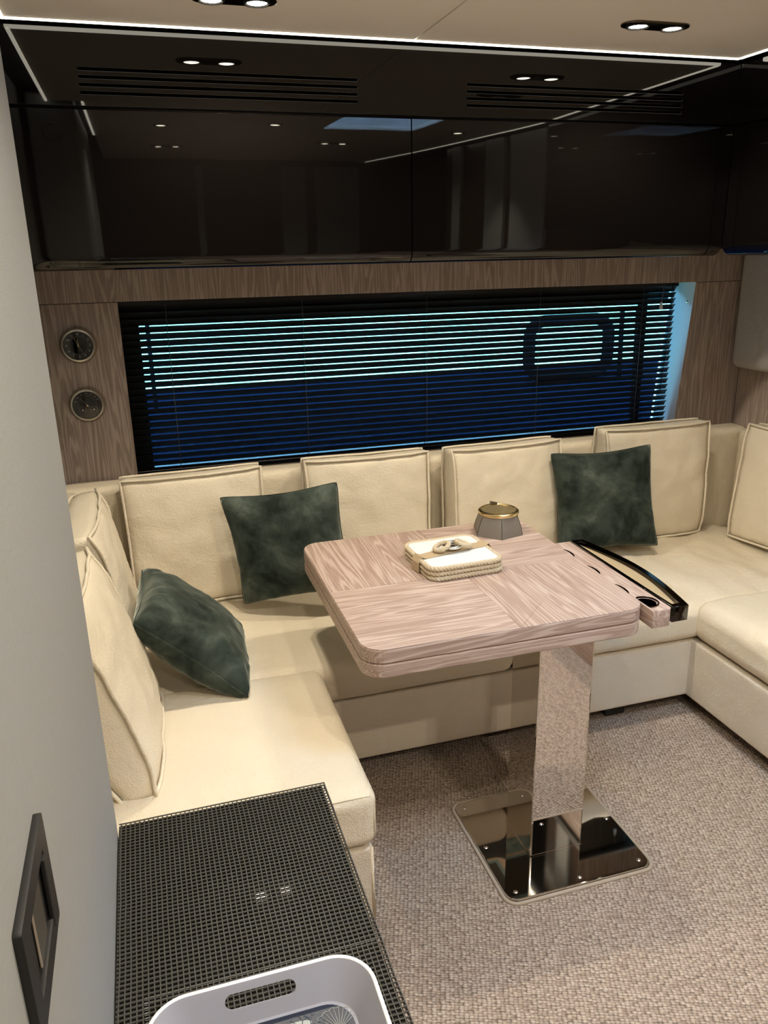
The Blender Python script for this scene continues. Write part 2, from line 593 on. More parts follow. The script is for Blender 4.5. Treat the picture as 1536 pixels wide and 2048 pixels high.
put('wood_panel', panel('wood_panel', [(2.190, 0.60), (XR, 0.60), (XR, 1.4515), (2.252, 1.4515)], M['wall_wood2']), M['wall_wood2'], wall_back)
put('wood_panel', panel('wood_panel', [(-0.057, 0.60), (2.190, 0.60), (2.205, 0.835), (-0.057, 0.835)], M['wall_wood']), M['wall_wood'], wall_back)

wall_right = struct(box('wall_right', (XR + 0.016, XR + 0.14), (YB, YW + .1), (0, 2.25), M['black']))
def ypanel(y0, y1, z0, z1):
    me = box_me('wood_panel', (XR, XR + 0.016), (y0, y1), (z0, z1), 0.0012, 1)
    put('wood_panel', me, M['wall_wood'], wall_right)
ypanel(1.62, YW, 0.6, 1.6)
ypanel(-0.2, 1.617, 0.0, 2.16)
wall_left = struct(box('wall_left', (XL - 0.1, XL), (YB, YW + .1), (0, 2.25), M['fabric']))
wall_rear = struct(box('wall_rear', (XL, XR + .1), (YB - 0.1, YB), (0, 2.25), M['dark_wood']))

# ceiling: two cream panels with an open joint, a roof hatch, dark shadow gap all round
ceiling = struct(put('ceiling', fill2d('ceiling', [(-0.45, YB - .1), (XR + .2, YB - .1), (XR + .2, YW + .2), (-0.45, YW + .2)],
                 [rrect(0.93, 1.49, 0.64, 1.21, 0.05)], 0.02, Matrix.Translation((0, 0, CEIL + 0.055))), M['black']))
put('ceiling_panel', fill2d('ceiling_panel', [(-0.102, 0.15), (-0.102, YB), (0.8300, YB), (0.8300, 2.398), (-0.232, 2.398), (-0.232, 1.36), (-0.102, 1.36)], [], 0.02,
    Matrix.Translation((0, 0, CEIL + 0.012)), 0.002), M['ceiling'], ceiling)
put('ceiling_panel', fill2d('ceiling_panel', [(0.8365, YB), (1.925, YB), (1.925, 2.398), (0.8365, 2.398)],
    [rrect(0.97, 1.45, 0.68, 1.17, 0.05)], 0.02, Matrix.Translation((0, 0, CEIL + 0.012)), 0.002), M['ceiling'], ceiling)
hatch = struct(put('window_2', fill2d('window_2', rrect(0.935, 1.485, 0.645, 1.205, 0.05), [rrect(0.97, 1.45, 0.68, 1.17, 0.045)], 0.075,
    Matrix.Translation((0, 0, CEIL + 0.062)), 0.0), M['white']))
put('pane', fill2d('pane', rrect(0.96, 1.46, 0.67, 1.18, 0.05), [], 0.006, Matrix.Translation((0, 0, CEIL + 0.095))), M['hatch_glass'], hatch)

# lit edge strip around the ceiling panel
led = thing('led_strip', 'glowing warm white light strip edging the cream ceiling', 'light strip', (0.85, 2.40, CEIL))
for (xx, yy) in (((-0.240, 1.933), (2.400, 2.410)), ((1.927, 1.937), (YB, 2.400)), ((-0.244, -0.234), (1.35, 2.410)), ((-0.112, -0.102), (0.15, 1.34))):
    box('diffuser', xx, yy, (CEIL - 0.003, CEIL + 0.014), M['led'], led, 0.002, 1)

# ------------------------------------------------------------------ tall cloth-covered partition beside the viewer
wall_partition = struct(box('wall_near', (-0.315, -0.139), (-0.15, 1.345), (0, CEIL + 0.03), M['fabric'], None, 0.012, 3))
vent = lathe_me('round_vent', [(0.0, 0.010), (0.016, 0.012), (0.018, 0.009), (0.030, 0.012), (0.040, 0.006), (0.042, 0.0)], 32,
                Matrix.Translation((-0.228, 1.345, 2.045)) @ Matrix.Rotation(math.radians(-90), 4, 'X'))
put('round_vent', vent, M['grey_vent'], wall_partition)

# rear bulkhead panels seen only in the lacquer
for (x0, x1) in ((0.55, 0.60), (1.22, 1.42), (1.50, 1.86)):
    box('cloth_panel', (x0, x1), (YB, YB + 0.03), (0.1, 2.1), M['fabric'], wall_rear, 0.004, 1)

# ------------------------------------------------------------------ overhead lockers on the wood wall
ZD = 1.977
def door_profile(y0):
    pr = [(y0 + 0.022, ZD - 0.003), (y0 + 0.004, ZD - 0.003), (y0, ZD - 0.008), (y0, 1.603)]
    for k in range(1, 9):
        a = math.radians(11 * k)
        pr.append((y0 + 0.040 * (1 - math.cos(a)), 1.603 - 0.040 * math.sin(a)))
    pr += [(y0 + 0.075, 1.562), (y0 + 0.075, 1.575)]
    return pr
locker = thing('overhead_locker', 'long gloss black overhead locker with two doors above the window', 'cabinet', (0.85, 2.68, 1.57))
box('body', (XL + 0.003, XR), (YC + 0.08, YW - 0.002), (1.585, 1.985), M['black'], locker)
extrude_x('door', door_profile(YC), XL + 0.004, 0.8375, M['lacquer'], locker, True)
extrude_x('door', door_profile(YC), 0.8415, 1.926, M['lacquer'], locker, True)
extrude_x('corner_filler', door_profile(YC), 1.929, 1.978, M['lacquer'], locker, True)
slots = []
for (x0, x1) in ((-0.080, 0.678), (1.014, 1.769)):
    for k in range(4):
        zc = 2.066 - 0.0187 * k
        slots.append(rrect(x0, x1, zc - 0.0048, zc + 0.0048, 0.0047, 4))
fas = fill2d('fascia', [(XL + 0.004, 1.979), (1.978, 1.979), (1.978, CEIL - 0.004), (XL + 0.004, CEIL - 0.004)], slots, 0.010,
             Matrix(((1, 0, 0, 0), (0, 0, 1, YC + 0.006), (0, 1, 0, 0), (0, 0, 0, 1))), 0.0012)
fascia = put('fascia', fas, M['lacquer'], locker)
box('vent_recess', (-0.10, 0.70), (YC + 0.03, YC + 0.05), (1.99, 2.09), M['void'], locker)
box('vent_recess', (0.99, 1.79), (YC + 0.03, YC + 0.05), (1.99, 2.09), M['void'], locker)

# lockers along the right-hand wall: same profile turned to face left
def turned(me):
    # local x -> world y (running back to the viewer), local y -> world x
    me.transform(Matrix(((0, 1, 0, 0), (-1, 0, 0, 0), (0, 0, 1, 0), (0, 0, 0, 1))))
    return me
XC = 1.980
rl = thing('overhead_locker', 'gloss black overhead locker along the right-hand wall above the grey padded panel', 'cabinet', (2.25, 1.3, 1.57))
box('body', (XC + 0.08, XR), (1.14, YC + 0.076), (1.585, 1.985), M['black'], rl)
def turned_door(name, y_far, y_near):
    o = extrude_x(name, door_profile(XC), -y_far, -y_near, M['lacquer'], None, True)
    turned(o.data)
    o.parent = rl; o.matrix_parent_inverse = world_of(rl).inverted()
turned_door('corner_filler', YC - 0.002, YC - 0.052)
turned_door('door', YC - 0.055, 1.14)
box('fascia', (XC, XC + 0.010), (1.14, YC + 0.003), (1.979, CEIL - 0.004), M['lacquer'], rl, 0.0012, 1)

# ------------------------------------------------------------------ ceiling downlights
def downlight(x, y, label, pair=True, horiz=True, lit=True, w=None, cone=150):
    t = thing('ceiling_downlight', label, 'ceiling light', (x, y, CEIL), 'recessed ceiling downlights')
    hw = 0.100 if pair else 0.036
    pts = rrect(-hw, hw, -0.036, 0.036, 0.0355, 8)
    T = Matrix.Translation((x, y, CEIL)) @ (Matrix.Identity(4) if horiz else Matrix.Rotation(math.pi / 2, 4, 'Z'))
    me = prism('bezel', pts, -0.005, 0.004, bev=0.002); me.transform(T)
    put('bezel', me, M['dark_chrome'], t)
    for dx in ((-0.053, 0.053) if pair else (0.0,)):
        cp = T @ Vector((dx, 0, 0))
        me = lathe_me('lamp_ring', [(0.031, -0.0055), (0.031, -0.009), (0.027, -0.009), (0.025, -0.006)], 28)
        me.transform(Matrix.Translation(cp)); rg = put('lamp_ring', me, M['black'], t)
        me = lathe_me('lamp_lens', [(0.0, -0.0075), (0.018, -0.0072), (0.0245, -0.0058)], 24)
        me.transform(Matrix.Translation(cp)); put('lamp_lens', me, M['lamp'] if lit else M['black'], rg)
        if lit:
            s = downlight_spot(cp.x, cp.y, w, math.radians(cone))
            s.parent = t; s.matrix_parent_inverse = world_of(t).inverted()
downlight(0.296, 2.128, 'twin recessed downlight above the left end of the window bench', True)
downlight(1.417, 2.111, 'twin recessed downlight in the ceiling near the right corner', True)
downlight(1.425, 1.800, 'dark oval downlight plate cut by the top edge of the photo', True, True, False)
for i, (x, y, pr_) in enumerate(((0.20, 0.725, False), (0.714, 0.855, False), (0.287, -0.55, True), (1.214, -0.05, True), (1.70, 0.67, False))):
    downlight(x, y, ['small round downlight above the mesh-covered counter', 'small round downlight between counter and roof hatch',
                     'twin downlight far back on the left mirrored in the left locker door', 'twin downlight far back mirrored near the middle of the left locker door',
                     'small round downlight beside the right-hand lockers'][i], pr_, True, True, (20, 21, 18, 24, 52)[i], 78 if i == 4 else 150)

# ------------------------------------------------------------------ window, reveal and what lies outside
window_1 = struct(put('window_1', mesh('window_1', [  # right-hand reveal
    (2.252, YW + 0.0005, 1.453), (2.190, YW + 0.0005, 0.60), (2.190, YW + 0.17, 0.60), (2.252, YW + 0.17, 1.453),
    (2.262, YW + 0.0165, 1.453), (2.200, YW + 0.0165, 0.60), (2.200, YW + 0.17, 0.60), (2.262, YW + 0.17, 1.453)],
    [[0, 1, 2, 3], [4, 7, 6, 5], [0, 4, 5, 1], [1, 5, 6, 2], [3, 2, 6, 7], [0, 3, 7, 4]]), M['reveal']))
box('reveal_head', (-0.06, 2.252), (YW + 0.016, YW + 0.17), (1.4532, 1.462), M['black'], window_1)
box('reveal_side', (-0.069, -0.060), (YW + 0.016, YW + 0.17), (0.835, 1.453), M['black'], window_1)
box('sill', (-0.06, 2.206), (YW + 0.0005, YW + 0.17), (0.820, 0.8345), M['black'], window_1)
box('pane', (-0.06, 2.30), (YW + 0.150, YW + 0.156), (0.80, 1.47), M['glass'], window_1)
for (nm_, xx, zz) in (('frame_bar', (-0.06, 0.004), (0.835, 1.453)), ('frame_bar', (2.078, 2.108), (0.835, 1.453)), ('frame_bar', (0.004, 2.078), (1.375, 1.453))):
    box(nm_, xx, (YW + 0.118, YW + 0.148), zz, M['void'], window_1)
for (xx, zz) in ((2.240, 1.372), (2.223, 0.95)):
    me = lathe_me('screw', [(0, 0.0025), (0.004, 0.0022), (0.006, 0.0)], 12,
                  Matrix.Translation((xx - 0.002, YW + 0.028, zz)) @ Matrix.Rotation(math.radians(-90), 4, 'Y'))
    put('screw', me, M['silver'], window_1)

# venetian blind
YBL = 2.985
blind = thing('venetian_blind', 'black slatted venetian blind hanging in the long window', 'blind', (1.08, YBL, 0.85))
SW, TILT = 0.0270, math.radians(54)
pr_ = []
for k in range(7):
    u = -0.5 + k / 6
    pr_.append((u * SW, 0.0022 * (1 - 4 * u * u)))
pv = [(c[0] * math.cos(TILT) + c[1] * math.sin(TILT), -c[0] * math.sin(TILT) + c[1] * math.cos(TILT)) for c in pr_]
vs, fs = [], []
for x in (0.0, 1.0):
    for (dy, dz) in pv:
        vs.append((x, dy, dz))
    for (dy, dz) in pv:
        vs.append((x, dy, dz - 0.0007))
for i in range(6):
    fs.append([i, i + 1, 14 + i + 1, 14 + i]); fs.append([7 + i, 21 + i, 21 + i + 1, 7 + i + 1])
    fs.append([i, 7 + i, 7 + i + 1, i + 1]); fs.append([14 + i, 14 + i + 1, 21 + i + 1, 21 + i])
fs.append([0, 14, 21, 7]); fs.append([6, 13, 27, 20])
slat_me = mesh('slat', vs, fs, True); slat_me.set_sharp_from_angle(angle=math.radians(50))
slat_me.materials.append(M['slat'])
X0B, X1B = -0.0595, 2.203
PITCH = 0.0243
for k in range(25):
    z = 1.4250 - PITCH * k
    x1 = X1B - 0.0006 * k * 0
    s = put('slat', slat_me, None, blind)
    s.location = (X0B, YBL, z + random.uniform(-.0005, .0005)); s.scale = (x1 - X0B, 1, 1)
    s.rotation_euler = (random.uniform(-.03, .03), 0, 0)
box('head_rail', (X0B, X1B + 0.005), (YBL - 0.014, YBL + 0.014), (1.436, 1.4525), M['slat'], blind, 0.002, 1)
box('bottom_rail', (X0B, X1B), (YBL - 0.012, YBL + 0.012), (0.8355, 0.8435), M['slat'], blind, 0.003, 2)
for xx in (0.100, 0.588, 1.075, 1.560, 2.038):
    for dy in (-0.0145, 0.0145):
        tube('ladder_cord', [(xx, YBL + dy, 1.437), (xx, YBL + dy, 0.843)], 0.0010, M['cord'], blind, n=5)
tube('tilt_wand', [(2.172, YBL - 0.022, 1.45), (2.168, YBL - 0.026, 1.25), (2.150, YBL - 0.028, 1.01)], 0.0036, M['clear'], blind, n=6)
put('wand_tip', lathe_me('wand_tip', [(0, .026), (.004, .024), (.007, 0), (0, -.002)], 10, Matrix.Translation((2.150, YBL - 0.028, 0.986))), M['clear'], blind)
for dx in (0, 0.006):
    tube('pull_cord', [(2.128 + dx, YBL - 0.02, 1.44), (2.122 + dx * .4, YBL - 0.022, 1.372)], 0.0009, M['cord'], blind, n=5)
put('cord_tassel', lathe_me('cord_tassel', [(0, .030), (.004, .029), (.0085, 0), (.006, -.001), (0, -.001)], 12, Matrix.Translation((2.122, YBL - 0.022, 1.345))), M['white'], blind)

# outside: bright bank, dark trees, dark blue hull of the neighbouring boat with a rail
M['bank'] = mat('pale_green_bank', (0.62, 0.80, 0.62), 0.9)
_v = coords(M['bank'])
L(M['bank'], mixc(M['bank'], ntex(M['bank'], _v, 2.2, 4), (0.03, 0.13, 0.06), (0.30, 0.42, 0.25)), BS(M['bank']).inputs['Base Color'])
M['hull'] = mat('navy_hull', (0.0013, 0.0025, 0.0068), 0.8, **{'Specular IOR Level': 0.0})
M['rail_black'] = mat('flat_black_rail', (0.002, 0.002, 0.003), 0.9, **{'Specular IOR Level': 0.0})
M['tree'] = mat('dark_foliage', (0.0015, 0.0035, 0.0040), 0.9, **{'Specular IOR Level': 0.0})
bank_v, bank_f = [], []
for j in range(9):
    for i in range(33):
        x = -8 + i * 0.75; y = 5.2 + j * 0.6
        bank_v.append((x, y, 0.10 + j * 0.092 + 0.05 * nz3((x, y, 0), 0.9)))
for j in range(8):
    for i in range(32):
        a = j * 33 + i
        bank_f.append([a, a + 1, a + 34, a + 33])
tag(put('river_bank', mesh('river_bank', bank_v, bank_f, True), M['bank']), 'sunlit pale green bank seen bright between the blind slats', 'bank')
hull_prof = [(4.30, -0.6), (4.28, 0.2), (4.34, 0.72), (4.42, 0.775), (5.15, 0.80), (5.2, -0.6)]
hull = thing('neighbour_boat', 'dark blue neighbouring boat hull low outside the window', 'boat', (2, 4.7, -0.6))
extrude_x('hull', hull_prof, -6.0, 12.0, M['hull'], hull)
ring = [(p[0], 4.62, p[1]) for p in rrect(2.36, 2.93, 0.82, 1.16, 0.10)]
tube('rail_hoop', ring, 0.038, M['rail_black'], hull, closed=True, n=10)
tube('rail_post', [(3.03, 4.62, 0.77), (3.02, 4.62, 1.22)], 0.016, M['rail_black'], hull, n=8)
tube('rail_post', [(3.17, 4.62, 0.77), (3.16, 4.62, 1.22)], 0.035, M['rail_black'], hull, n=8)
tube('rail_post', [(0.05, 4.62, 0.77), (0.05, 4.62, 1.32)], 0.012, M['rail_black'], hull, n=8)
hv, hf = [], []
for j in range(14):
    for i in range(61):
        x = -9 + i * 0.4; z = 0.55 + j * 0.42
        q = 0.55 * nz3((x, 0, z), 0.7, 2) + 0.30 * nz3((x, 0, z), 2.1, 5)
        hv.append((x, 11.1 - q + (0.15 * j if j > 9 else 0), z + (0.25 * nz3((x, 1, z), 1.1, 8))))
for j in range(13):
    for i in range(60):
        a = j * 61 + i
        hf.append([a, a + 1, a + 62, a + 61])
nb = len(hv)
for i in range(61):
    hv.append((-9 + i * 0.4, 12.5, 0.5))
for i in range(60):
    hf.append([13 * 61 + i, 13 * 61 + i + 1, nb + i + 1, nb + i])
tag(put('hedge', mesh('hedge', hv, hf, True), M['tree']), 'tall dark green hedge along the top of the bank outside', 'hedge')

# ------------------------------------------------------------------ wall instruments
def dial_mtx(x, z):
    # local xy = face plane as seen from the room, local z toward the room (-Y)
    return frame_mtx(Vector((x, YW, z)), Vector((1, 0, 0)), Vector((0, 0, 1)), Vector((0, -1, 0)))
def hand(name, ang, l, w, h, T, parent, m, tail=0.2):
    a = math.radians(90 - ang)
    d = Vector((math.cos(a), math.sin(a), 0)); n = Vector((-d.y, d.x, 0))
    p = [d * -l * tail - n * w * .5, d * -l * tail + n * w * .5, d * l + n * w * .25, d * l - n * w * .25]
    vs = [q + Vector((0, 0, h)) for q in p] + [q + Vector((0, 0, h + 0.0006)) for q in p]
    fs = [[0, 1, 2, 3], [7, 6, 5, 4], [0, 4, 5, 1], [1, 5, 6, 2], [2, 6, 7, 3], [3, 7, 4, 0]]
    return put(name, mesh(name, vs, fs, False, T), m, parent)
def instrument(name, label, x, z):
    t = thing(name, label, 'clock' if name == 'wall_clock' else 'barometer', (x, YW, z))
    T = dial_mtx(x, z)
    put('case', lathe_me('case', [(0.0585, 0.0), (0.0605, 0.004), (0.0600, 0.010), (0.0555, 0.015), (0.0550, 0.021), (0.0535, 0.025), (0.0480, 0.026), (0.0465, 0.0215), (0.0455, 0.016), (0.0, 0.0155)], 64, T), M['nickel'], t)
    put('dial', lathe_me('dial', [(0.0, 0.0166), (0.0454, 0.0166), (0.0454, 0.0160)], 48, T), M['dial'], t)
    put('dial_glass', lathe_me('dial_glass', [(0.0, 0.0232), (0.0462, 0.0225)], 48, T), M['dial_glass'], t)
    return t, T
ck, T = instrument('wall_clock', 'round nickel wall clock with black dial and white numerals, upper of two', -0.198, 1.316)
for h in range(1, 13):
    a = math.radians(90 - 30 * h)
    put('numeral', text_me('numeral', str(h), 0.0105, T @ Matrix.Translation((0.0375 * math.cos(a), 0.0375 * math.sin(a), 0.0170))), M['ink'], ck)
    put('hour_dot', lathe_me('hour_dot', [(0, .0172), (.0009, .0172), (.0009, .0168)], 8, T @ Matrix.Translation((0.0205 * math.cos(a), 0.0205 * math.sin(a), 0))), M['ink'], ck)
put('chapter_ring', lathe_me('chapter_ring', [(0.0285, 0.0168), (0.0285, 0.0171), (0.0289, 0.0171), (0.0289, 0.0168)], 48, T), M['nickel'], ck)
hand('hour_hand', 358.5, 0.0225, 0.0022, 0.0180, T, ck, M['brass'])
hand('minute_hand', 336.0, 0.0300, 0.0018, 0.0187, T, ck, M['brass'])
hand('second_hand', 157.0, 0.0320, 0.0010, 0.0194, T, ck, M['ink'])
put('hand_hub', lathe_me('hand_hub', [(0, .0205), (.0028, .0204), (.0030, .0175)], 16, T), M['brass'], ck)
bar, T = instrument('barometer', 'round nickel barometer with black dial and small sub-dials, lower of two', -0.195, 1.114)
for (a_, s_) in ((112, '990'), (90, '1000'), (68, '1010'), (46, '1020'), (27, '1030'), (138, '980'), (160, '970')):
    a = math.radians(a_)
    put('numeral', text_me('numeral', s_, 0.0042, T @ Matrix.Translation((0.0385 * math.cos(a), 0.0385 * math.sin(a), 0.0170))), M['ink'], bar)
for k in range(25):
    a = math.radians(-20 + 220 * k / 24)
    put('scale_tick', box_me('scale_tick', (0.0285, 0.0310), (-0.0002, 0.0002), (0.0168, 0.0172), mtx=T @ Matrix.Rotation(a, 4, 'Z')), M['ink'], bar)
for (sx, sy) in ((-0.017, -0.0165), (0.020, -0.0165)):
    S_ = T @ Matrix.Translation((sx, sy, 0))
    for k in range(14):
        a = math.radians(-40 + 260 * k / 13)
        put('sub_dial_tick', box_me('sub_dial_tick', (0.0098, 0.0125), (-0.0003, 0.0003), (0.0168, 0.0172), mtx=S_ @ Matrix.Rotation(a, 4, 'Z')), M['ink'], bar)
    put('sub_dial_hub', lathe_me('sub_dial_hub', [(0, .0195), (.0024, .0194), (.0026, .0172)], 14, S_), M['silver'], bar)
    hand('sub_dial_hand', 15 if sx > 0 else 0, 0.0085, 0.0008, 0.0176, S_, bar, M['ink'])
hand('pointer', 318.0, 0.0310, 0.0014, 0.0187, T, bar, M['ink'], 0.3)
put('set_knob', lathe_me('set_knob', [(0, .0205), (.0030, .0204), (.0034, .0175)], 16, T @ Matrix.Translation((0, -0.003, 0))), M['brass'], bar)
put('hand_hub', lathe_me('hand_hub', [(0, .0215), (.0018, .0214), (.0018, .0175)], 16, T), M['silver'], bar)
put('side_screw', lathe_me('side_screw', [(0, .010), (.0018, .0095), (.0018, .004)], 10, T @ Matrix.Translation((0.0575, -0.012, 0))), M['silver'], bar)

# ------------------------------------------------------------------ built-in bench sofa, three sections
def piping(name, pts, parent, r=0.004, m=None, closed=False):
    return tube(name, pts, r, m or M['leather'], parent, n=8, closed=closed)
SEAT_Z = 0.424
# back section under the window
sb = thing('bench_sofa', 'long cream leather bench section under the window blind', 'sofa', (1.07, 2.45, 0.0))
put('base', soft_box('base', (0.30, 1.80), (2.100, 2.135), (0.055, 0.280), 0.010, n=10), M['leather_base'], sb)
box('plinth', (0.30, 1.80), (2.20, 2.90), (0.0, 0.27), M['void'], sb)
put('seat_cushion', soft_box('seat_cushion', (-0.243, 1.060), (2.075, 2.800), (0.285, SEAT_Z - 0.012), 0.040, 0.016, 0.006, 5.0, 40, 1.0), M['leather'], sb)
put('seat_cushion', soft_box('seat_cushion', (1.064, 2.438), (2.075, 2.800), (0.285, SEAT_Z - 0.012), 0.040, 0.016, 0.012, 4.5, 52, 3.0, wdir=(2.6, 0.7, 1)), M['leather'], sb)
for (x0, x1, sd) in ((XL + 0.005, 1.020, 2.0), (1.023, XR - 0.005, 5.0)):
    put('backrest', soft_box('backrest', (x0, x1), (2.800, YW - 0.002), (0.36, 0.842), 0.030, 0, 0.003, 4.0, 24, sd), M['leather'], sb)
put('backrest', soft_box('backrest', (XL + 0.005, -0.245), (2.090, 2.798), (0.36, 0.842), 0.030, 0, 0.003, 4.0, 24, 9.5), M['leather'], sb)
put('backrest', soft_box('backrest', (2.440, XR - 0.005), (2.108, 2.798), (0.36, 0.842), 0.030, 0, 0.003, 4.0, 24, 7.5), M['leather'], sb)
box('foot', (1.45, 1.53), (2.14, 2.20), (0.0, 0.055), M['black'], sb, 0.006)
# left section
sl = thing('bench_sofa', 'short cream leather bench section on the left beside the grey partition', 'sofa', (0.03, 1.78, 0.0))
put('base', soft_box('base', (XL + 0.01, 0.400), (1.478, 2.098), (0.055, 0.268), 0.010, n=10), M['leather_base'], sl)
box('plinth', (XL + 0.02, 0.33), (1.56, 2.09), (0.0, 0.06), M['void'], sl)
put('seat_cushion', soft_box('seat_cushion', (XL + 0.01, 0.412), (1.466, 2.085), (0.272, SEAT_Z), 0.034, 0.014, 0.005, 5.0, 40, 8.0), M['leather'], sl)
put('backrest', soft_box('backrest', (XL + 0.002, -0.245), (1.375, 2.088), (0.36, 0.842), 0.030, 0, 0.003, 4.0, 24, 9.0), M['leather'], sl)
piping('piping', [(0.15, 1.4758, 0.4145), (0.370, 1.4758, 0.4145), (0.388, 1.4768, 0.4125), (0.3965, 1.4815, 0.4065)], sl, 0.0028)
piping('piping', [(0.3965, 1.4815, 0.4065), (0.4010, 1.4770, 0.390), (0.4020, 1.4760, 0.36), (0.4010, 1.4770, 0.300)], sl, 0.0028)
piping('piping', [(0.395, 1.480, 0.265), (0.397, 1.480, 0.06)], sl, 0.0045)
# right section
sr = thing('bench_sofa', 'cream leather bench section along the right-hand wall', 'sofa', (2.1, 1.64, 0.0))
put('base', soft_box('base', (1.750, XR - 0.03), (1.16, 2.115), (0.055, 0.278), 0.010, n=10), M['leather_base'], sr)
box('plinth', (1.84, XR - 0.04), (1.20, 2.11), (0.0, 0.06), M['void'], sr)
put('seat_cushion', soft_box('seat_cushion', (1.742, XR - 0.085), (1.16, 2.110), (0.284, SEAT_Z + 0.004), 0.048, 0.016, 0.011, 4.5, 44, 6.0, wdir=(1, 1.6, 1)), M['leather'], sr)
put('backrest', soft_box('backrest', (2.440, XR - 0.002), (1.16, 2.105), (0.36, 0.842), 0.030, 0, 0.003, 4.0, 24, 7.0), M['leather'], sr)

# padded panel under the right-hand lockers
tag(put('padded_panel', soft_box('padded_panel', (2.452, XR - 0.001), (1.15, 2.905), (1.092, 1.580), 0.035, 0, 0.002, 3.0, 20, 2.2), M['leather_pad']),
    'grey beige padded leather panel on the right-hand wall under the lockers', 'wall panel')

# ------------------------------------------------------------------ loose cushions
def box_cushion(name, label, mtx, w=0.46, h=0.45, t=0.10, seed=0.0, crown=0.022, group='cream leather back cushions'):
    """local x = width, y = height, z = thickness (front = +z); gusseted leather cushion with raised seams"""
    root = thing(name, label, 'cushion', tuple(mtx.translation), group)
    n = 26
    def prof(u, v):
        return crown * (max(0, 1 - u ** 2) * max(0, 1 - v ** 2)) ** 0.55
    def sheet(front):
        out = []
        for j in range(n + 1):
            for i in range(n + 1):
                u = -1 + 2 * i / n; v = -1 + 2 * j / n
                # edges bow inwards a little, corners stay out
                x = w / 2 * u * (1 - 0.028 * (1 - v * v)); y = h / 2 * v * (1 - 0.028 * (1 - u * u))
                z = t / 2 * (0.62 + 0.38 * (1 - (u * v) ** 4)) + prof(u, v)
                z += 0.006 * nz3((u * 2, v * 2, 0), 1.6, seed + (0 if front else 9)) + 0.0025 * nz3((u * 3, v * 7, 0), 2.0, seed + 3)
                out.append(Vector((x, y, z if front else -z)))
        return out
    A, B = sheet(True), sheet(False)
    vs = A + B
    fs = []
    for j in range(n):
        for i in range(n):
            a = j * (n + 1) + i
            fs.append([a, a + 1, a + n + 2, a + n + 1])
            b = a + (n + 1) ** 2
            fs.append([b, b + n + 1, b + n + 2, b + 1])
    per = [i for i in range(n + 1)] + [j * (n + 1) + n for j in range(1, n + 1)] + [n * (n + 1) + i for i in range(n - 1, -1, -1)] + [j * (n + 1) for j in range(n - 1, 0, -1)]
    # gusset with three rings, puffed out a touch
    rings = [per]
    for q, puff in ((0.3, 0.010), (0.7, 0.010)):
        ids = []
        for k in per:
            p = A[k].lerp(B[k], q)
            d = Vector((p.x / (w / 2), p.y / (h / 2), 0))
            mx = max(abs(d.x), abs(d.y))
            nn = Vector((d.x if abs(d.x) > 0.97 * mx else 0, d.y if abs(d.y) > 0.97 * mx else 0, 0)).normalized()
            p = p + nn * (puff * 0.4 + 0.004 * nz3(p, 9.0, seed))
            ids.append(len(vs)); vs.append(p)
        rings.append(ids)
    rings.append([k + (n + 1) ** 2 for k in per])
    for a, b in zip(rings[:-1], rings[1:]):
        for i in range(len(per)):
            i2 = (i + 1) % len(per)
            fs.append([a[i], b[i], b[i2], a[i2]])
    put('cover', mesh('cover', vs, fs, True, mtx), M['leather_cushion'], root)
    for sgn, S in ((1, A), (-1, B)):
        pts = []
        for k in per:
            p = S[k]
            d = Vector((p.x, p.y, 0)).normalized()
            pts.append(mtx @ (p + d * 0.0055 + Vector((0, 0, 0.004 * sgn))))
        tube('seam_welt', pts, 0.0048, M['leather_cushion'], root, n=7, closed=True)
    return root

def lean(cx, cy, zb, h, tilt, yaw=0.0, roll=0.0, face=(0, -1)):
    """upright cushion: face = horizontal facing direction; tilt = lean back in degrees; zb = bottom height"""
    f = Vector((face[0], face[1], 0)).normalized()
    f = Matrix.Rotation(math.radians(yaw), 3, 'Z') @ f
    ez = (f * math.cos(math.radians(tilt)) + Vector((0, 0, 1)) * math.sin(math.radians(tilt)))
    ey = (Vector((0, 0, 1)) * math.cos(math.radians(tilt)) - f * math.sin(math.radians(tilt)))
    ex = ey.cross(ez)
    R = Matrix.Rotation(math.radians(roll), 3, ez)
    ex = R @ ex; ey = R @ ey
    o = Vector((cx, cy, zb)) + ey * (h / 2)
    return frame_mtx(o, ex, ey, ez)

box_cushion('back_cushion', 'cream leather back cushion at the left end of the window bench behind a green pillow', lean(0.128, 2.705, 0.428, 0.455, 4, 1, 0.6), 0.465, 0.455, 0.095, 1.0)
box_cushion('back_cushion', 'cream leather back cushion second from left under the window, right of the green pillow', lean(0.748, 2.705, 0.432, 0.455, 4, -1, 0), 0.455, 0.455, 0.095, 2.0)
box_cushion('back_cushion', 'cream leather back cushion behind the ashtray, third from left under the window', lean(1.292, 2.690, 0.432, 0.455, 4, 5, -0.5), 0.465, 0.455, 0.105, 3.0)
box_cushion('back_cushion', 'cream leather back cushion in the right corner behind the right green pillow', lean(1.975, 2.728, 0.432, 0.470, 2, 2, -0.4), 0.490, 0.470, 0.105, 4.0)
box_cushion('back_cushion', 'cream leather cushion in the left back corner behind the lying green pillow', lean(-0.140, 2.375, 0.432, 0.455, 10, 0, 0, (1, 0)), 0.47, 0.455, 0.10, 5.0)
box_cushion('back_cushion', 'cream leather cushion nearest the grey partition on the left bench', lean(-0.100, 1.838, 0.432, 0.455, 17, -2, 0, (1, 0)), 0.47, 0.455, 0.10, 6.0, 0.030)
box_cushion('back_cushion', 'cream leather cushion on the right-hand bench cut by the photo edge', lean(2.375, 2.375, 0.435, 0.465, 6, 12, 0, (-1, 0)), 0.47, 0.465, 0.10, 7.0)

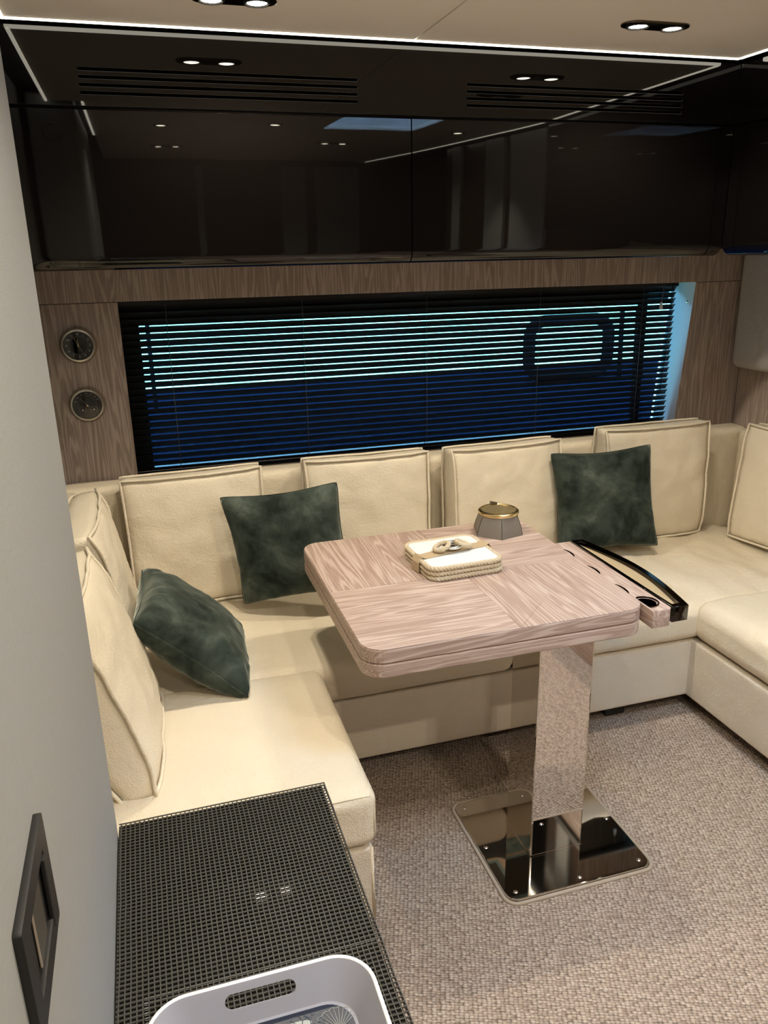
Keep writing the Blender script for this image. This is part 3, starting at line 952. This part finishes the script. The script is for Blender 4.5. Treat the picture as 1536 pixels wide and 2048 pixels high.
def throw_pillow(label, A, B, Cc, D, thick=0.15, seed=0.0, up=None):
    """corners in order top-left, top-right, bottom-right, bottom-left seen from the front"""
    A, B, Cc, D = map(Vector, (A, B, Cc, D))
    c = (A + B + Cc + D) / 4
    ex = ((B - A) + (Cc - D)).normalized(); ey = ((A - D) + (B - Cc)); ey = (ey - ex * ey.dot(ex)).normalized()
    ez = ex.cross(ey)
    root = thing('throw_pillow', label, 'pillow', tuple(c), 'dark green velvet pillows')
    n = 40
    vs, fs = [], []
    for side in (1, -1):
        for j in range(n + 1):
            for i in range(n + 1):
                u = -1 + 2 * i / n; v = -1 + 2 * j / n
                a, b = (u + 1) / 2, (v + 1) / 2
                p = D * (1 - a) * (1 - b) + Cc * a * (1 - b) + B * a * b + A * (1 - a) * b
                # pinched edges
                q = (p - c)
                k = 0.11 * ((1 - v * v) * abs(u) ** 3)
                l = 0.11 * ((1 - u * u) * abs(v) ** 3)
                q = q * 1.045 * (1 - 0.045 * (abs(u) * abs(v)) ** 6)
                q = q - ex * q.dot(ex) * k - ey * q.dot(ey) * l
                d = (max(0, 1 - u * u) * max(0, 1 - v * v))
                z = thick / 2 * d ** 0.36
                e = 1 - max(abs(u), abs(v))
                # gathered folds near the edge, larger creases in the field
                z += d ** 0.3 * (0.010 * nz3((u, v, side), 1.5, seed) + 0.006 * nz3((u * 2.0, v * 2.0, side), 2.3, seed + 2))
                if e < 0.35:
                    z += 0.006 * math.sin(e / 0.35 * math.pi) * nz3(((u if abs(v) > abs(v) else u) * 8, v * 8, 0), 1.0, seed + 5)
                vs.append(c + q + ez * z * side)
        base = 0 if side == 1 else (n + 1) ** 2
        for j in range(n):
            for i in range(n):
                a0 = base + j * (n + 1) + i
                f = [a0, a0 + 1, a0 + n + 2, a0 + n + 1]
                fs.append(f if side == 1 else f[::-1])
    me = mesh('cover', vs, fs, False)
    bm = bmesh.new(); bm.from_mesh(me); bmesh.ops.remove_doubles(bm, verts=bm.verts, dist=0.0004)
    bmesh.ops.recalc_face_normals(bm, faces=bm.faces); bm.to_mesh(me); bm.free()
    me.polygons.foreach_set('use_smooth', [True] * len(me.polygons))
    put('cover', me, M['velvet'], root)
    n4 = (n + 1) ** 2
    per = [i for i in range(n + 1)] + [j * (n + 1) + n for j in range(1, n + 1)] + [n * (n + 1) + i for i in range(n - 1, -1, -1)] + [j * (n + 1) for j in range(n - 1, 0, -1)]
    tube('edge_seam', [vs[k] for k in per], 0.0022, M['velvet'], root, n=6, closed=True)
    return root
throw_pillow('dark green velvet pillow leaning on the left cushions under the window', (0.200, 2.555, 0.836), (0.565, 2.43, 0.885), (0.612, 2.405, 0.515), (0.249, 2.53, 0.458), 0.15, 1.0)
throw_pillow('dark green velvet pillow lying tilted on the left bench', (-0.066, 2.34, 0.700), (-0.093, 1.975, 0.695), (0.180, 1.945, 0.442), (0.206, 2.33, 0.445), 0.17, 2.0)
throw_pillow('dark green velvet pillow upright in the right corner of the sofa', (1.468, 2.656, 0.846), (1.867, 2.600, 0.860), (1.890, 2.527, 0.466), (1.495, 2.605, 0.452), 0.13, 3.0)

# ------------------------------------------------------------------ folding table on a mirror-steel column
TX0, TX1, TY0, TY1, TZ = 0.411, 1.152, 1.547, 2.290, 0.740
tb = thing('pedestal_table', 'pale oak folding table with rounded corners on a mirror steel column', 'table', (0.955, 1.665, 0.0))
outl = rrect(TX0, TX1, TY0, TY1, 0.055, 8)
put('lower_leaf', prism('lower_leaf', outl, 0.666, 0.7015, bev=0.004), M['table_x'], tb)
put('upper_leaf', prism('upper_leaf', outl, 0.7030, 0.7375, bev=0.003), M['table_x2'], tb)
SX, SY = 0.798, 1.90
def quad(x0, x1, y0, y1, rs, m):
    o = put('veneer_panel', prism('veneer_panel', rrect(x0, x1, y0, y1, 0.001, 8, rs), 0.7368, TZ, bev=0.0008, seg=1), m, tb)
R_ = 0.0535
quad(TX0 + .0015, SX - .0002, SY + .0002, TY1 - .0015, (.0003, R_, .0003, .0003), M['table_y'])
quad(SX + .0002, TX1 - .0015, SY + .0002, TY1 - .0015, (R_, .0003, .0003, .0003), M['table_x'])
quad(TX0 + .0015, SX - .0002, TY0 + .0015, SY - .0002, (.0003, .0003, R_, .0003), M['table_x2'])
quad(SX + .0002, TX1 - .0015, TY0 + .0015, SY - .0002, (.0003, .0003, .0003, R_), M['table_y2'])
put('column', box_me('column', (0.876, 1.032), (1.592, 1.744), (0.010, 0.664), 0.004, 2), M['chrome'], tb)
box('column_collar', (0.874, 1.034), (1.590, 1.746), (0.0095, 0.0125), M['chrome'], tb, 0.001, 1)
box('mounting_plate', (0.84, 1.07), (1.57, 1.77), (0.6600, 0.667), M['black'], tb, 0.002, 1)
box('under_border', (0.455, 1.112), (2.070, 2.275), (0.6635, 0.6662), M['border_blue'], tb)  # thin sheet showing as a blue-grey border around the black underside panel
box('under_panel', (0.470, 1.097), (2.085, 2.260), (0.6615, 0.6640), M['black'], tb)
fp = put('foot_plate', prism('foot_plate', rrect(*plate, 0.030, 6), 0.0005, 0.0095, bev=0.003), M['chrome'], tb)
tube('carpet_binding', [(p[0], p[1], 0.002) for p in rrect(plate[0] - .006, plate[1] + .006, plate[2] - .006, plate[3] + .006, 0.034, 6)], 0.0055, M['carpet_edge'], floor, n=6, closed=True)
for (xx, yy) in ((0.782, 1.490), (1.150, 1.490), (0.782, 1.835), (1.150, 1.835), (0.966, 1.484), (0.966, 1.842), (0.775, 1.663), (1.157, 1.663)):
    put('screw', lathe_me('screw', [(0, .0125), (.004, .0120), (.0065, .0096)], 14, Matrix.Translation((xx, yy, 0))), M['silver'], fp)
# side shelf with bottle holes and a bowed bronze rail
shelf = put('side_shelf', fill2d('side_shelf', rrect(1.1525, 1.206, 1.530, 2.040, 0.008, 3, (.004, .001, .001, .010)), [], 0.046, Matrix.Translation((0, 0, 0.712)), 0.001), M['table_y'], tb)
for yy in (1.955, 1.815, 1.675):
    cp = [(1.1535, yy + 0.036), (1.158, yy + 0.030), (1.163, yy + 0.018), (1.165, yy), (1.163, yy - 0.018), (1.158, yy - 0.030), (1.1535, yy - 0.036),
          (1.156, yy - 0.022), (1.158, yy), (1.156, yy + 0.022)]
    me = prism('hinge_leaf', cp, 0.734, 0.7365, bev=0.0004, seg=1)
    put('hinge_leaf', me, M['dark_chrome'], tb)
cp = lathe_me('cup_ring', [(0.0325, 0.0), (0.0325, 0.0035), (0.0290, 0.0040), (0.0280, -0.002), (0.026, 0.0005), (0.0, 0.0005)], 32, Matrix.Translation((1.164, 1.580, 0.7355)))
bm = bmesh.new(); bm.from_mesh(cp)
bmesh.ops.bisect_plane(bm, geom=list(bm.verts) + list(bm.edges) + list(bm.faces), plane_co=(1.1545, 0, 0), plane_no=(-1, 0, 0), clear_outer=True)
bm.to_mesh(cp); bm.free()
put('cup_ring', cp, M['dark_chrome'], tb)
arc = []
for k in range(17):
    u = k / 16
    y = 2.034 + (1.529 - 2.034) * u
    arc.append((1.2475 + 0.004 * u + 0.036 * math.sin(math.pi * u), y))
inner = [(1.208, 1.531), (1.208, 2.036)]
ro = [(1.2075, 1.5285), (1.2075, 2.0385)] + arc
cxy = (1.235, 1.79)
ri = []
hole = [(1.2145, 1.545), (1.2145, 2.022)] + [(p[0] - 0.0135, 1.5445 + (p[1] - 1.529) * (2.023 - 1.5445) / (2.034 - 1.529)) for p in arc]
put('bowed_rail', fill2d('bowed_rail', ro, [hole[::-1]], 0.040, Matrix.Translation((0, 0, 0.7185)), 0.0012), M['rail'], tb)
put('tray_lining', fill2d('tray_lining', [(p[0], p[1]) for p in hole], [], 0.003, Matrix.Translation((0, 0, 0.7255))), M['lining'], tb)

# ------------------------------------------------------------------ rope coasters tied in a bundle
def ring_path(hw, hh, r, z, step=0.0016):
    base = rrect(-hw, hw, -hh, hh, r, 14)
    pts = []
    for a, b in zip(base, base[1:] + base[:1]):
        d = math.hypot(b[0] - a[0], b[1] - a[1]); n = max(1, int(d / step))
        for i in range(n):
            pts.append((a[0] + (b[0] - a[0]) * i / n, a[1] + (b[1] - a[1]) * i / n, z))
    return pts
def rope_me(name, pts, r, closed, mtx, pitch=0.030, wob=0.40):
    P = [Vector(p) for p in pts]
    s = [0.0]
    for a, b in zip(P[:-1], P[1:]):
        s.append(s[-1] + (b - a).length)
    tot = s[-1] + ((P[0] - P[-1]).length if closed else 0)
    turns = max(1, round(tot / pitch)) if closed else tot / pitch
    def rf(i, th):
        ph = th - 2 * math.pi * turns * s[i] / tot / 1.0
        return r * (1 - wob + wob * abs(math.cos(1.5 * ph)) ** 0.55 * 1.1)
    me = tube_me(name, pts, r, n=24, closed=closed, rfun=rf)
    me.transform(mtx)
    return me
RC = Matrix.Translation((0.795, 1.985, TZ)) @ Matrix.Rotation(math.radians(2.5), 4, 'Z')
for k, lab in enumerate(('bottom rope-edged square coaster of the tied bundle on the table', 'middle rope-edged square coaster of the tied bundle on the table',
                         'top rope-edged square coaster showing its white centre on the table')):
    z = 0.0072 + 0.0140 * k
    o = tag(thing('rope_coaster', lab, 'coaster', tuple(RC @ Vector((0, 0, 0.0140 * k))), 'rope coasters in the bundle'), lab, 'coaster', 'rope coasters in the bundle')
    J = RC @ Matrix.Translation((random.uniform(-.0015, .0015), random.uniform(-.0015, .0015), 0))
    put('rope_border', rope_me('rope_border', ring_path(0.108, 0.108, 0.030, z), 0.0072, True, J), M['rope'], o)
    me = prism('white_centre', rrect(-0.105, 0.105, -0.105, 0.105, 0.028, 6), z - 0.004, z + (0.0035 if k == 2 else 0.003), bev=0.001, seg=1); me.transform(J)
    put('white_centre', me, M['coaster'], o)
st = thing('strap_ring', 'tan strap with chrome ring and rope loops binding the rope coasters', 'strap', tuple(RC @ Vector((0, 0, 0.04))))
sz = 0.0445
zp = [(-0.1215, 0.001), (-0.1215, 0.030), (-0.112, sz + 0.001), (-0.095, sz - 0.006), (-0.04, sz - 0.0035), (0.04, sz - 0.0035), (0.095, sz - 0.006), (0.112, sz + 0.001), (0.1215, 0.030), (0.1215, 0.001)]
vs, fs = [], []
for (x, z) in zp:
    for (yy, dz) in ((-0.020, 0), (0.020, 0), (0.020, 0.0016), (-0.020, 0.0016)):
        nx = -1 if x < -0.1 else (1 if x > 0.1 else 0)
        vs.append((x + (nx * 0.0016 if dz and z < sz - .009 else 0), yy, z + (dz if z >= sz - .009 or True else 0)))
for i in range(len(zp) - 1):
    for j in range(4):
        fs.append([i * 4 + j, i * 4 + (j + 1) % 4, (i + 1) * 4 + (j + 1) % 4, (i + 1) * 4 + j])
put('strap', mesh('strap', vs, fs, False, RC @ Matrix.Rotation(math.radians(8), 4, 'Z')), M['strap'], st)
_rm = tube_me('ring', [Vector((0.026 * math.cos(2 * math.pi * k / 40), 0.026 * math.sin(2 * math.pi * k / 40), sz + 0.013)) for k in range(40)], 0.0042, n=10, closed=True)
_rm.transform(RC)
put('ring', _rm, M['silver'], st)
put('ring_plate', lathe_me('ring_plate', [(0.0, sz + .0075), (0.017, sz + .0085), (0.025, sz + .0105), (0.025, sz + .007), (0.0, sz + .005)], 32, RC), M['silver'], st)
for sgn in (-1, 1):
    pts = []
    for k in range(60):
        a = 2 * math.pi * k / 60
        pts.append((sgn * (0.033 + 0.020 * math.cos(a)), 0.019 * math.sin(a), sz + 0.012 + 0.008 * math.cos(a) * -1))
    put('rope_loop', rope_me('rope_loop', pts, 0.0068, True, RC, 0.026), M['rope'], st)

# ------------------------------------------------------------------ leather ashtray with brass bowl
AX, AY = 1.032, 2.188
ash = thing('ashtray', 'taupe leather ashtray with brass funnel rim on the table', 'ashtray', (AX, AY, TZ))
vs, fs = [], []
n = 48
def hexr(a, hexness, r):
    k = math.pi / 3
    aa = (a % k) - k / 2
    return r * ((1 - hexness) + hexness * math.cos(k / 2) / math.cos(aa))
prof = [(0.0, 0.0, 1), (0.0815, 0.0, 1), (0.0825, 0.004, 1), (0.0755, 0.030, 0.95), (0.0660, 0.055, 0.55), (0.0605, 0.066, 0.1), (0.056, 0.067, 0.0)]
for (r, h, hx) in prof[1:]:
    for j in range(n):
        a = 2 * math.pi * j / n
        rr = hexr(a, hx, r)
        vs.append((AX + rr * math.cos(a + .25), AY + rr * math.sin(a + .25), TZ + h))
for i in range(len(prof) - 2):
    for j in range(n):
        fs.append([i * n + j, i * n + (j + 1) % n, (i + 1) * n + (j + 1) % n, (i + 1) * n + j])
fs.append(list(range(n))[::-1])
me = mesh('body', vs, fs, True); me.set_sharp_from_angle(angle=math.radians(30))
put('body', me, M['taupe'], ash)
for q in range(6):
    a = q * math.pi / 3 + .25
    tube('stitched_seam', [(AX + r * math.cos(a), AY + r * math.sin(a), TZ + h) for (r, h) in ((0.0828, .003), (0.0758, .030), (0.0663, .055), (0.0608, .065))], 0.0009, M['black'], ash, n=5)
put('rim', lathe_me('rim', [(0.0570, 0.064), (0.0630, 0.065), (0.0645, 0.069), (0.0635, 0.074), (0.0600, 0.0765), (0.0560, 0.0770), (0.0530, 0.0720)], 56, Matrix.Translation((AX, AY, TZ))), M['brass'], ash)
put('bowl', lathe_me('bowl', [(0.0545, 0.0745), (0.0480, 0.0710), (0.0300, 0.0590), (0.0140, 0.0480), (0.0, 0.0470)], 48, Matrix.Translation((AX, AY, TZ))), M['brass_bowl'], ash)
me = box_me('cigarette_rest', (-0.011, 0.011), (-0.001, 0.013), (0.076, 0.086), 0.001, 1)
me.transform(Matrix.Translation((AX - 0.012, AY + 0.048, TZ)) @ Matrix.Rotation(math.radians(14), 4, 'Y'))
put('cigarette_rest', me, M['dark_chrome'], ash)

# ------------------------------------------------------------------ counter, mesh mat and tray in the foreground
CX0, CX1, CY0, CY1, CZ = -0.137, 0.258, 0.22, 1.343, 0.571
ct = thing('low_cabinet', 'low cabinet with glossy black top under the mesh mat', 'cabinet', (0.06, 0.78, 0.0))
box('body', (CX0, CX1 - 0.012), (CY0, CY1 - 0.006), (0.0, CZ - 0.024), M['wall_wood'], ct, 0.002, 1)
box('top', (CX0, CX1), (CY0, CY1), (CZ - 0.023, CZ), M['countertop'], ct, 0.003, 2)
PM = 0.0084
vs, fs = [], []
def strip(pts, w, h):
    """flattened bar along pts with half width w (horizontal) and half height h"""
    b0 = len(vs)
    P = [Vector(p) for p in pts]
    for i, p in enumerate(P):
        t = (P[min(i + 1, len(P) - 1)] - P[max(i - 1, 0)]).normalized()
        sd = t.cross(Vector((0, 0, 1)))
        sd = sd.normalized() if sd.length > 0.3 else Vector((0, 1, 0))
        up = sd.cross(t).normalized()
        for (a, b) in ((-1, -.4), (-.5, 1), (.5, 1), (1, -.4)):
            vs.append(p + sd * w * a + up * h * b)
    for i in range(len(P) - 1):
        for j in range(4):
            fs.append([b0 + i * 4 + j, b0 + i * 4 + (j + 1) % 4, b0 + i * 4 + 4 + (j + 1) % 4, b0 + i * 4 + 4 + j])
    fs.append([b0, b0 + 1, b0 + 2, b0 + 3]); e = b0 + (len(P) - 1) * 4; fs.append([e + 3, e + 2, e + 1, e])
def wob(x, y):
    return (0.0011 * nz3((x, y, 0), 14, 1), 0.0011 * nz3((x, y, 0), 14, 7), 0.0012 * abs(nz3((x, y, 0), 9, 3)))
ZM = CZ + 0.0016
nxm = int((CX1 + 0.005 - CX0) / PM); nym = int((CY1 + 0.004 - 0.40) / PM)
XM1 = CX1 + 0.006
for i in range(nxm + 1):
    x = XM1 - 0.001 - i * PM
    pts = []
    for k in range(61):
        y = CY1 + 0.003 - (CY1 - 0.40) * k / 60
        w_ = wob(x, y); pts.append((x + w_[0], y, ZM + w_[2]))
    pts = [(x, CY1 + 0.004, ZM - 0.016), (x, CY1 + 0.005, ZM - 0.005)] + pts
    strip(pts, 0.00125, 0.0013)
for j in range(nym + 1):
    y = CY1 + 0.003 - j * PM
    pts = []
    for k in range(25):
        x = CX0 + 0.001 + (XM1 - 0.002 - CX0) * k / 24
        w_ = wob(x, y); pts.append((x, y + w_[1], ZM + w_[2] + 0.0004))
    pts += [(XM1, y, ZM - 0.004), (XM1 + 0.0006, y, ZM - 0.014)]
    strip(pts, 0.00125, 0.0013)
for zz in (0.006, 0.014):
    strip([(XM1 + 0.0004, 0.40, ZM - zz), (XM1 + 0.0004, CY1 + 0.004, ZM - zz)], 0.0006, 0.0012)
    strip([(CX0 + 0.001, CY1 + 0.0045, ZM - zz), (XM1, CY1 + 0.0045, ZM - zz)], 0.0006, 0.0012)
tag(put('mesh_mat', mesh('mesh_mat', vs, fs, False), M['mat_rubber']), 'black open-mesh non-slip mat covering the counter in the foreground', 'mat')

# serving tray
trx0, trx1, try0, try1 = -0.093, 0.222, 0.40, 0.886
ZT = CZ + 0.0046
def rr3(inset, z, r):
    return [(p[0], p[1], z) for p in rrect(trx0 + inset, trx1 - inset, try0 + inset, try1 - inset, r, 10)]
rings = [rr3(0.028, ZT, 0.045), rr3(0.0035, ZT + 0.044, 0.055), rr3(0.000, ZT + 0.048, 0.058), rr3(0.001, ZT + 0.0505, 0.057),
         rr3(0.005, ZT + 0.0505, 0.054), rr3(0.0075, ZT + 0.047, 0.052), rr3(0.032, ZT + 0.0045, 0.042), rr3(0.036, ZT + 0.0035, 0.040)]
vs, fs = [], []
k = len(rings[0])
for rg in rings:
    vs += rg
for i in range(len(rings) - 1):
    for j in range(k):
        fs.append([i * k + j, i * k + (j + 1) % k, (i + 1) * k + (j + 1) % k, (i + 1) * k + j])
fs.append(list(range(k))[::-1]); fs.append([(len(rings) - 1) * k + j for j in range(k)])
tr = thing('serving_tray', 'white tray with navy sea-shell print on the mesh mat', 'tray', ((trx0 + trx1) / 2, (try0 + try1) / 2, ZT))
me = mesh('shell', vs, fs, True)
o = put('shell', me, M['tray'])
for (yc, ang) in ((try1 - 0.012, 30), (try0 + 0.012, -30)):
    cme = prism('cut', rrect(-0.050, 0.050, -0.0105, 0.0105, 0.0104, 8), -0.05, 0.05)
    cme.transform(Matrix.Translation((0.0645, yc, ZT + 0.029)) @ Matrix.Rotation(math.radians(90 - (28 if ang > 0 else -28)), 4, 'X'))
    co = put('cut', cme)
    md = o.modifiers.new('slot', 'BOOLEAN'); md.operation = 'DIFFERENCE'; md.object = co; md.solver = 'EXACT'
    dg = bpy.context.evaluated_depsgraph_get()
    nm = bpy.data.meshes.new_from_object(o.evaluated_get(dg))
    o.modifiers.clear(); o.data = nm
    bpy.data.objects.remove(co)
o.data.set_sharp_from_angle(angle=math.radians(40))
o.parent = tr; o.matrix_parent_inverse = world_of(tr).inverted()
tube('rim', rr3(0.0022, ZT + 0.0485, 0.056), 0.0036, M['white'], tr, n=8, closed=True)
fl = [(p[0], p[1]) for p in rrect(trx0 + 0.0365, trx1 - 0.0365, try0 + 0.0365, try1 - 0.0365, 0.039, 8)]
pf = put('print_ground', prism('print_ground', fl, ZT + 0.0036, ZT + 0.0042), M['tray_floor'], tr)
zp_ = ZT + 0.0046
def flat(name, pts, m):
    put(name, prism(name, pts, zp_ - 0.0005, zp_), m, tr)
def ell(cx, cy, a, b, rot=0, n=28):
    return [(cx + a * math.cos(t) * math.cos(rot) - b * math.sin(t) * math.sin(rot), cy + a * math.cos(t) * math.sin(rot) + b * math.sin(t) * math.cos(rot)) for t in [2 * math.pi * i / n for i in range(n)]]
flat('shell_print', ell(0.098, 0.826, 0.030, 0.0085, 0.10), M['tray_pale'])
flat('shell_print', ell(0.160, 0.780, 0.042, 0.028, 0.0), M['tray_pale'])
flat('shell_print', ell(0.02, 0.76, 0.038, 0.03, 0.4), M['tray_mid'])
flat('shell_print', ell(0.07, 0.66, 0.05, 0.04, 0.2), M['tray_pale'])
fc = Vector((0.163, 0.806, zp_))
for q in range(11):
    a = math.radians(35 + 11.5 * q)
    tube('fan_shell_line', [fc, fc + Vector((math.cos(a) * 0.036, math.sin(a) * 0.034, 0))], 0.00045, M['tray_pale'], tr, n=5)
arcp = [fc + Vector((math.cos(math.radians(35 + 115 * q / 24)) * (0.036 + 0.0012 * math.sin(q * 1.6)), math.sin(math.radians(35 + 115 * q / 24)) * (0.034 + 0.0012 * math.sin(q * 1.6)), 0)) for q in range(25)]
tube('fan_shell_line', arcp, 0.00045, M['tray_pale'], tr, n=5)
def coral(p, a, l, d):
    q = p + Vector((math.cos(a) * l, math.sin(a) * l, 0))
    if q.y < try1 - 0.042 and trx0 + 0.04 < q.x < trx1 - 0.04:
        tube('coral_print', [p, q], 0.0004 + 0.00012 * d, M['tray_mid'], tr, n=5)
    if d > 0:
        for s_ in (-1, 1):
            coral(q, a + s_ * random.uniform(.35, .75), l * 0.72, d - 1)
coral(Vector((0.115, 0.795, zp_)), 1.35, 0.018, 4)
coral(Vector((0.055, 0.80, zp_)), 1.9, 0.016, 3)
coral(Vector((0.02, 0.80, zp_)), 1.4, 0.016, 3)

# ------------------------------------------------------------------ black pull latch on the partition
sw = thing('pull_latch', 'black square pull latch with open recess on the grey partition', 'latch', (-0.139, 0.60, 1.0))
SM = frame_mtx(Vector((-0.139, 0.598, 1.062)), Vector((0, 1, 0)), Vector((0, 0, 1)), Vector((1, 0, 0)))
put('frame', fill2d('frame', rrect(-0.072, 0.072, -0.058, 0.058, 0.003, 2), [rrect(-0.048, 0.050, -0.036, 0.036, 0.003, 2)], 0.006, SM @ Matrix.Translation((0, 0, 0.0036)), 0.0006), M['black'], sw)
put('recess', box_me('recess', (-0.049, 0.051), (-0.037, 0.037), (0.0004, 0.002), mtx=SM), M['void'], sw)
put('lever', box_me('lever', (-0.020, 0.022), (-0.030, 0.030), (0.002, 0.005), 0.002, 2, SM), M['nickel'], sw)
put('side_flap', box_me('side_flap', (0.041, 0.050), (-0.045, 0.030), (0.0040, 0.0085), 0.001, 1, SM), M['black'], sw)

# galley unit behind the viewer, mirrored in the column and the lacquer
gl = thing('galley_unit', 'oak galley unit standing behind the viewer, seen only as reflection', 'cabinet', (1.9, 0.4, 0.0))
box('body', (1.592, XR), (-0.30, 1.10), (0.0, 0.86), M['table_y'], gl, 0.003, 1)
box('worktop', (1.58, XR), (-0.30, 1.11), (0.862, 0.90), M['black'], gl, 0.003, 1)
for (y0, y1) in ((0.69, 1.09), (0.36, 0.60), (-0.15, -0.02)):
    box('cloth_panel', (1.995, 2.02), (y0, y1), (0.90, CEIL - 0.01), M['fabric'], gl, 0.004, 1)
box('back_panel', (2.021, XR), (-0.30, 1.10), (0.90, CEIL - 0.01), M['dark_wood'], gl)
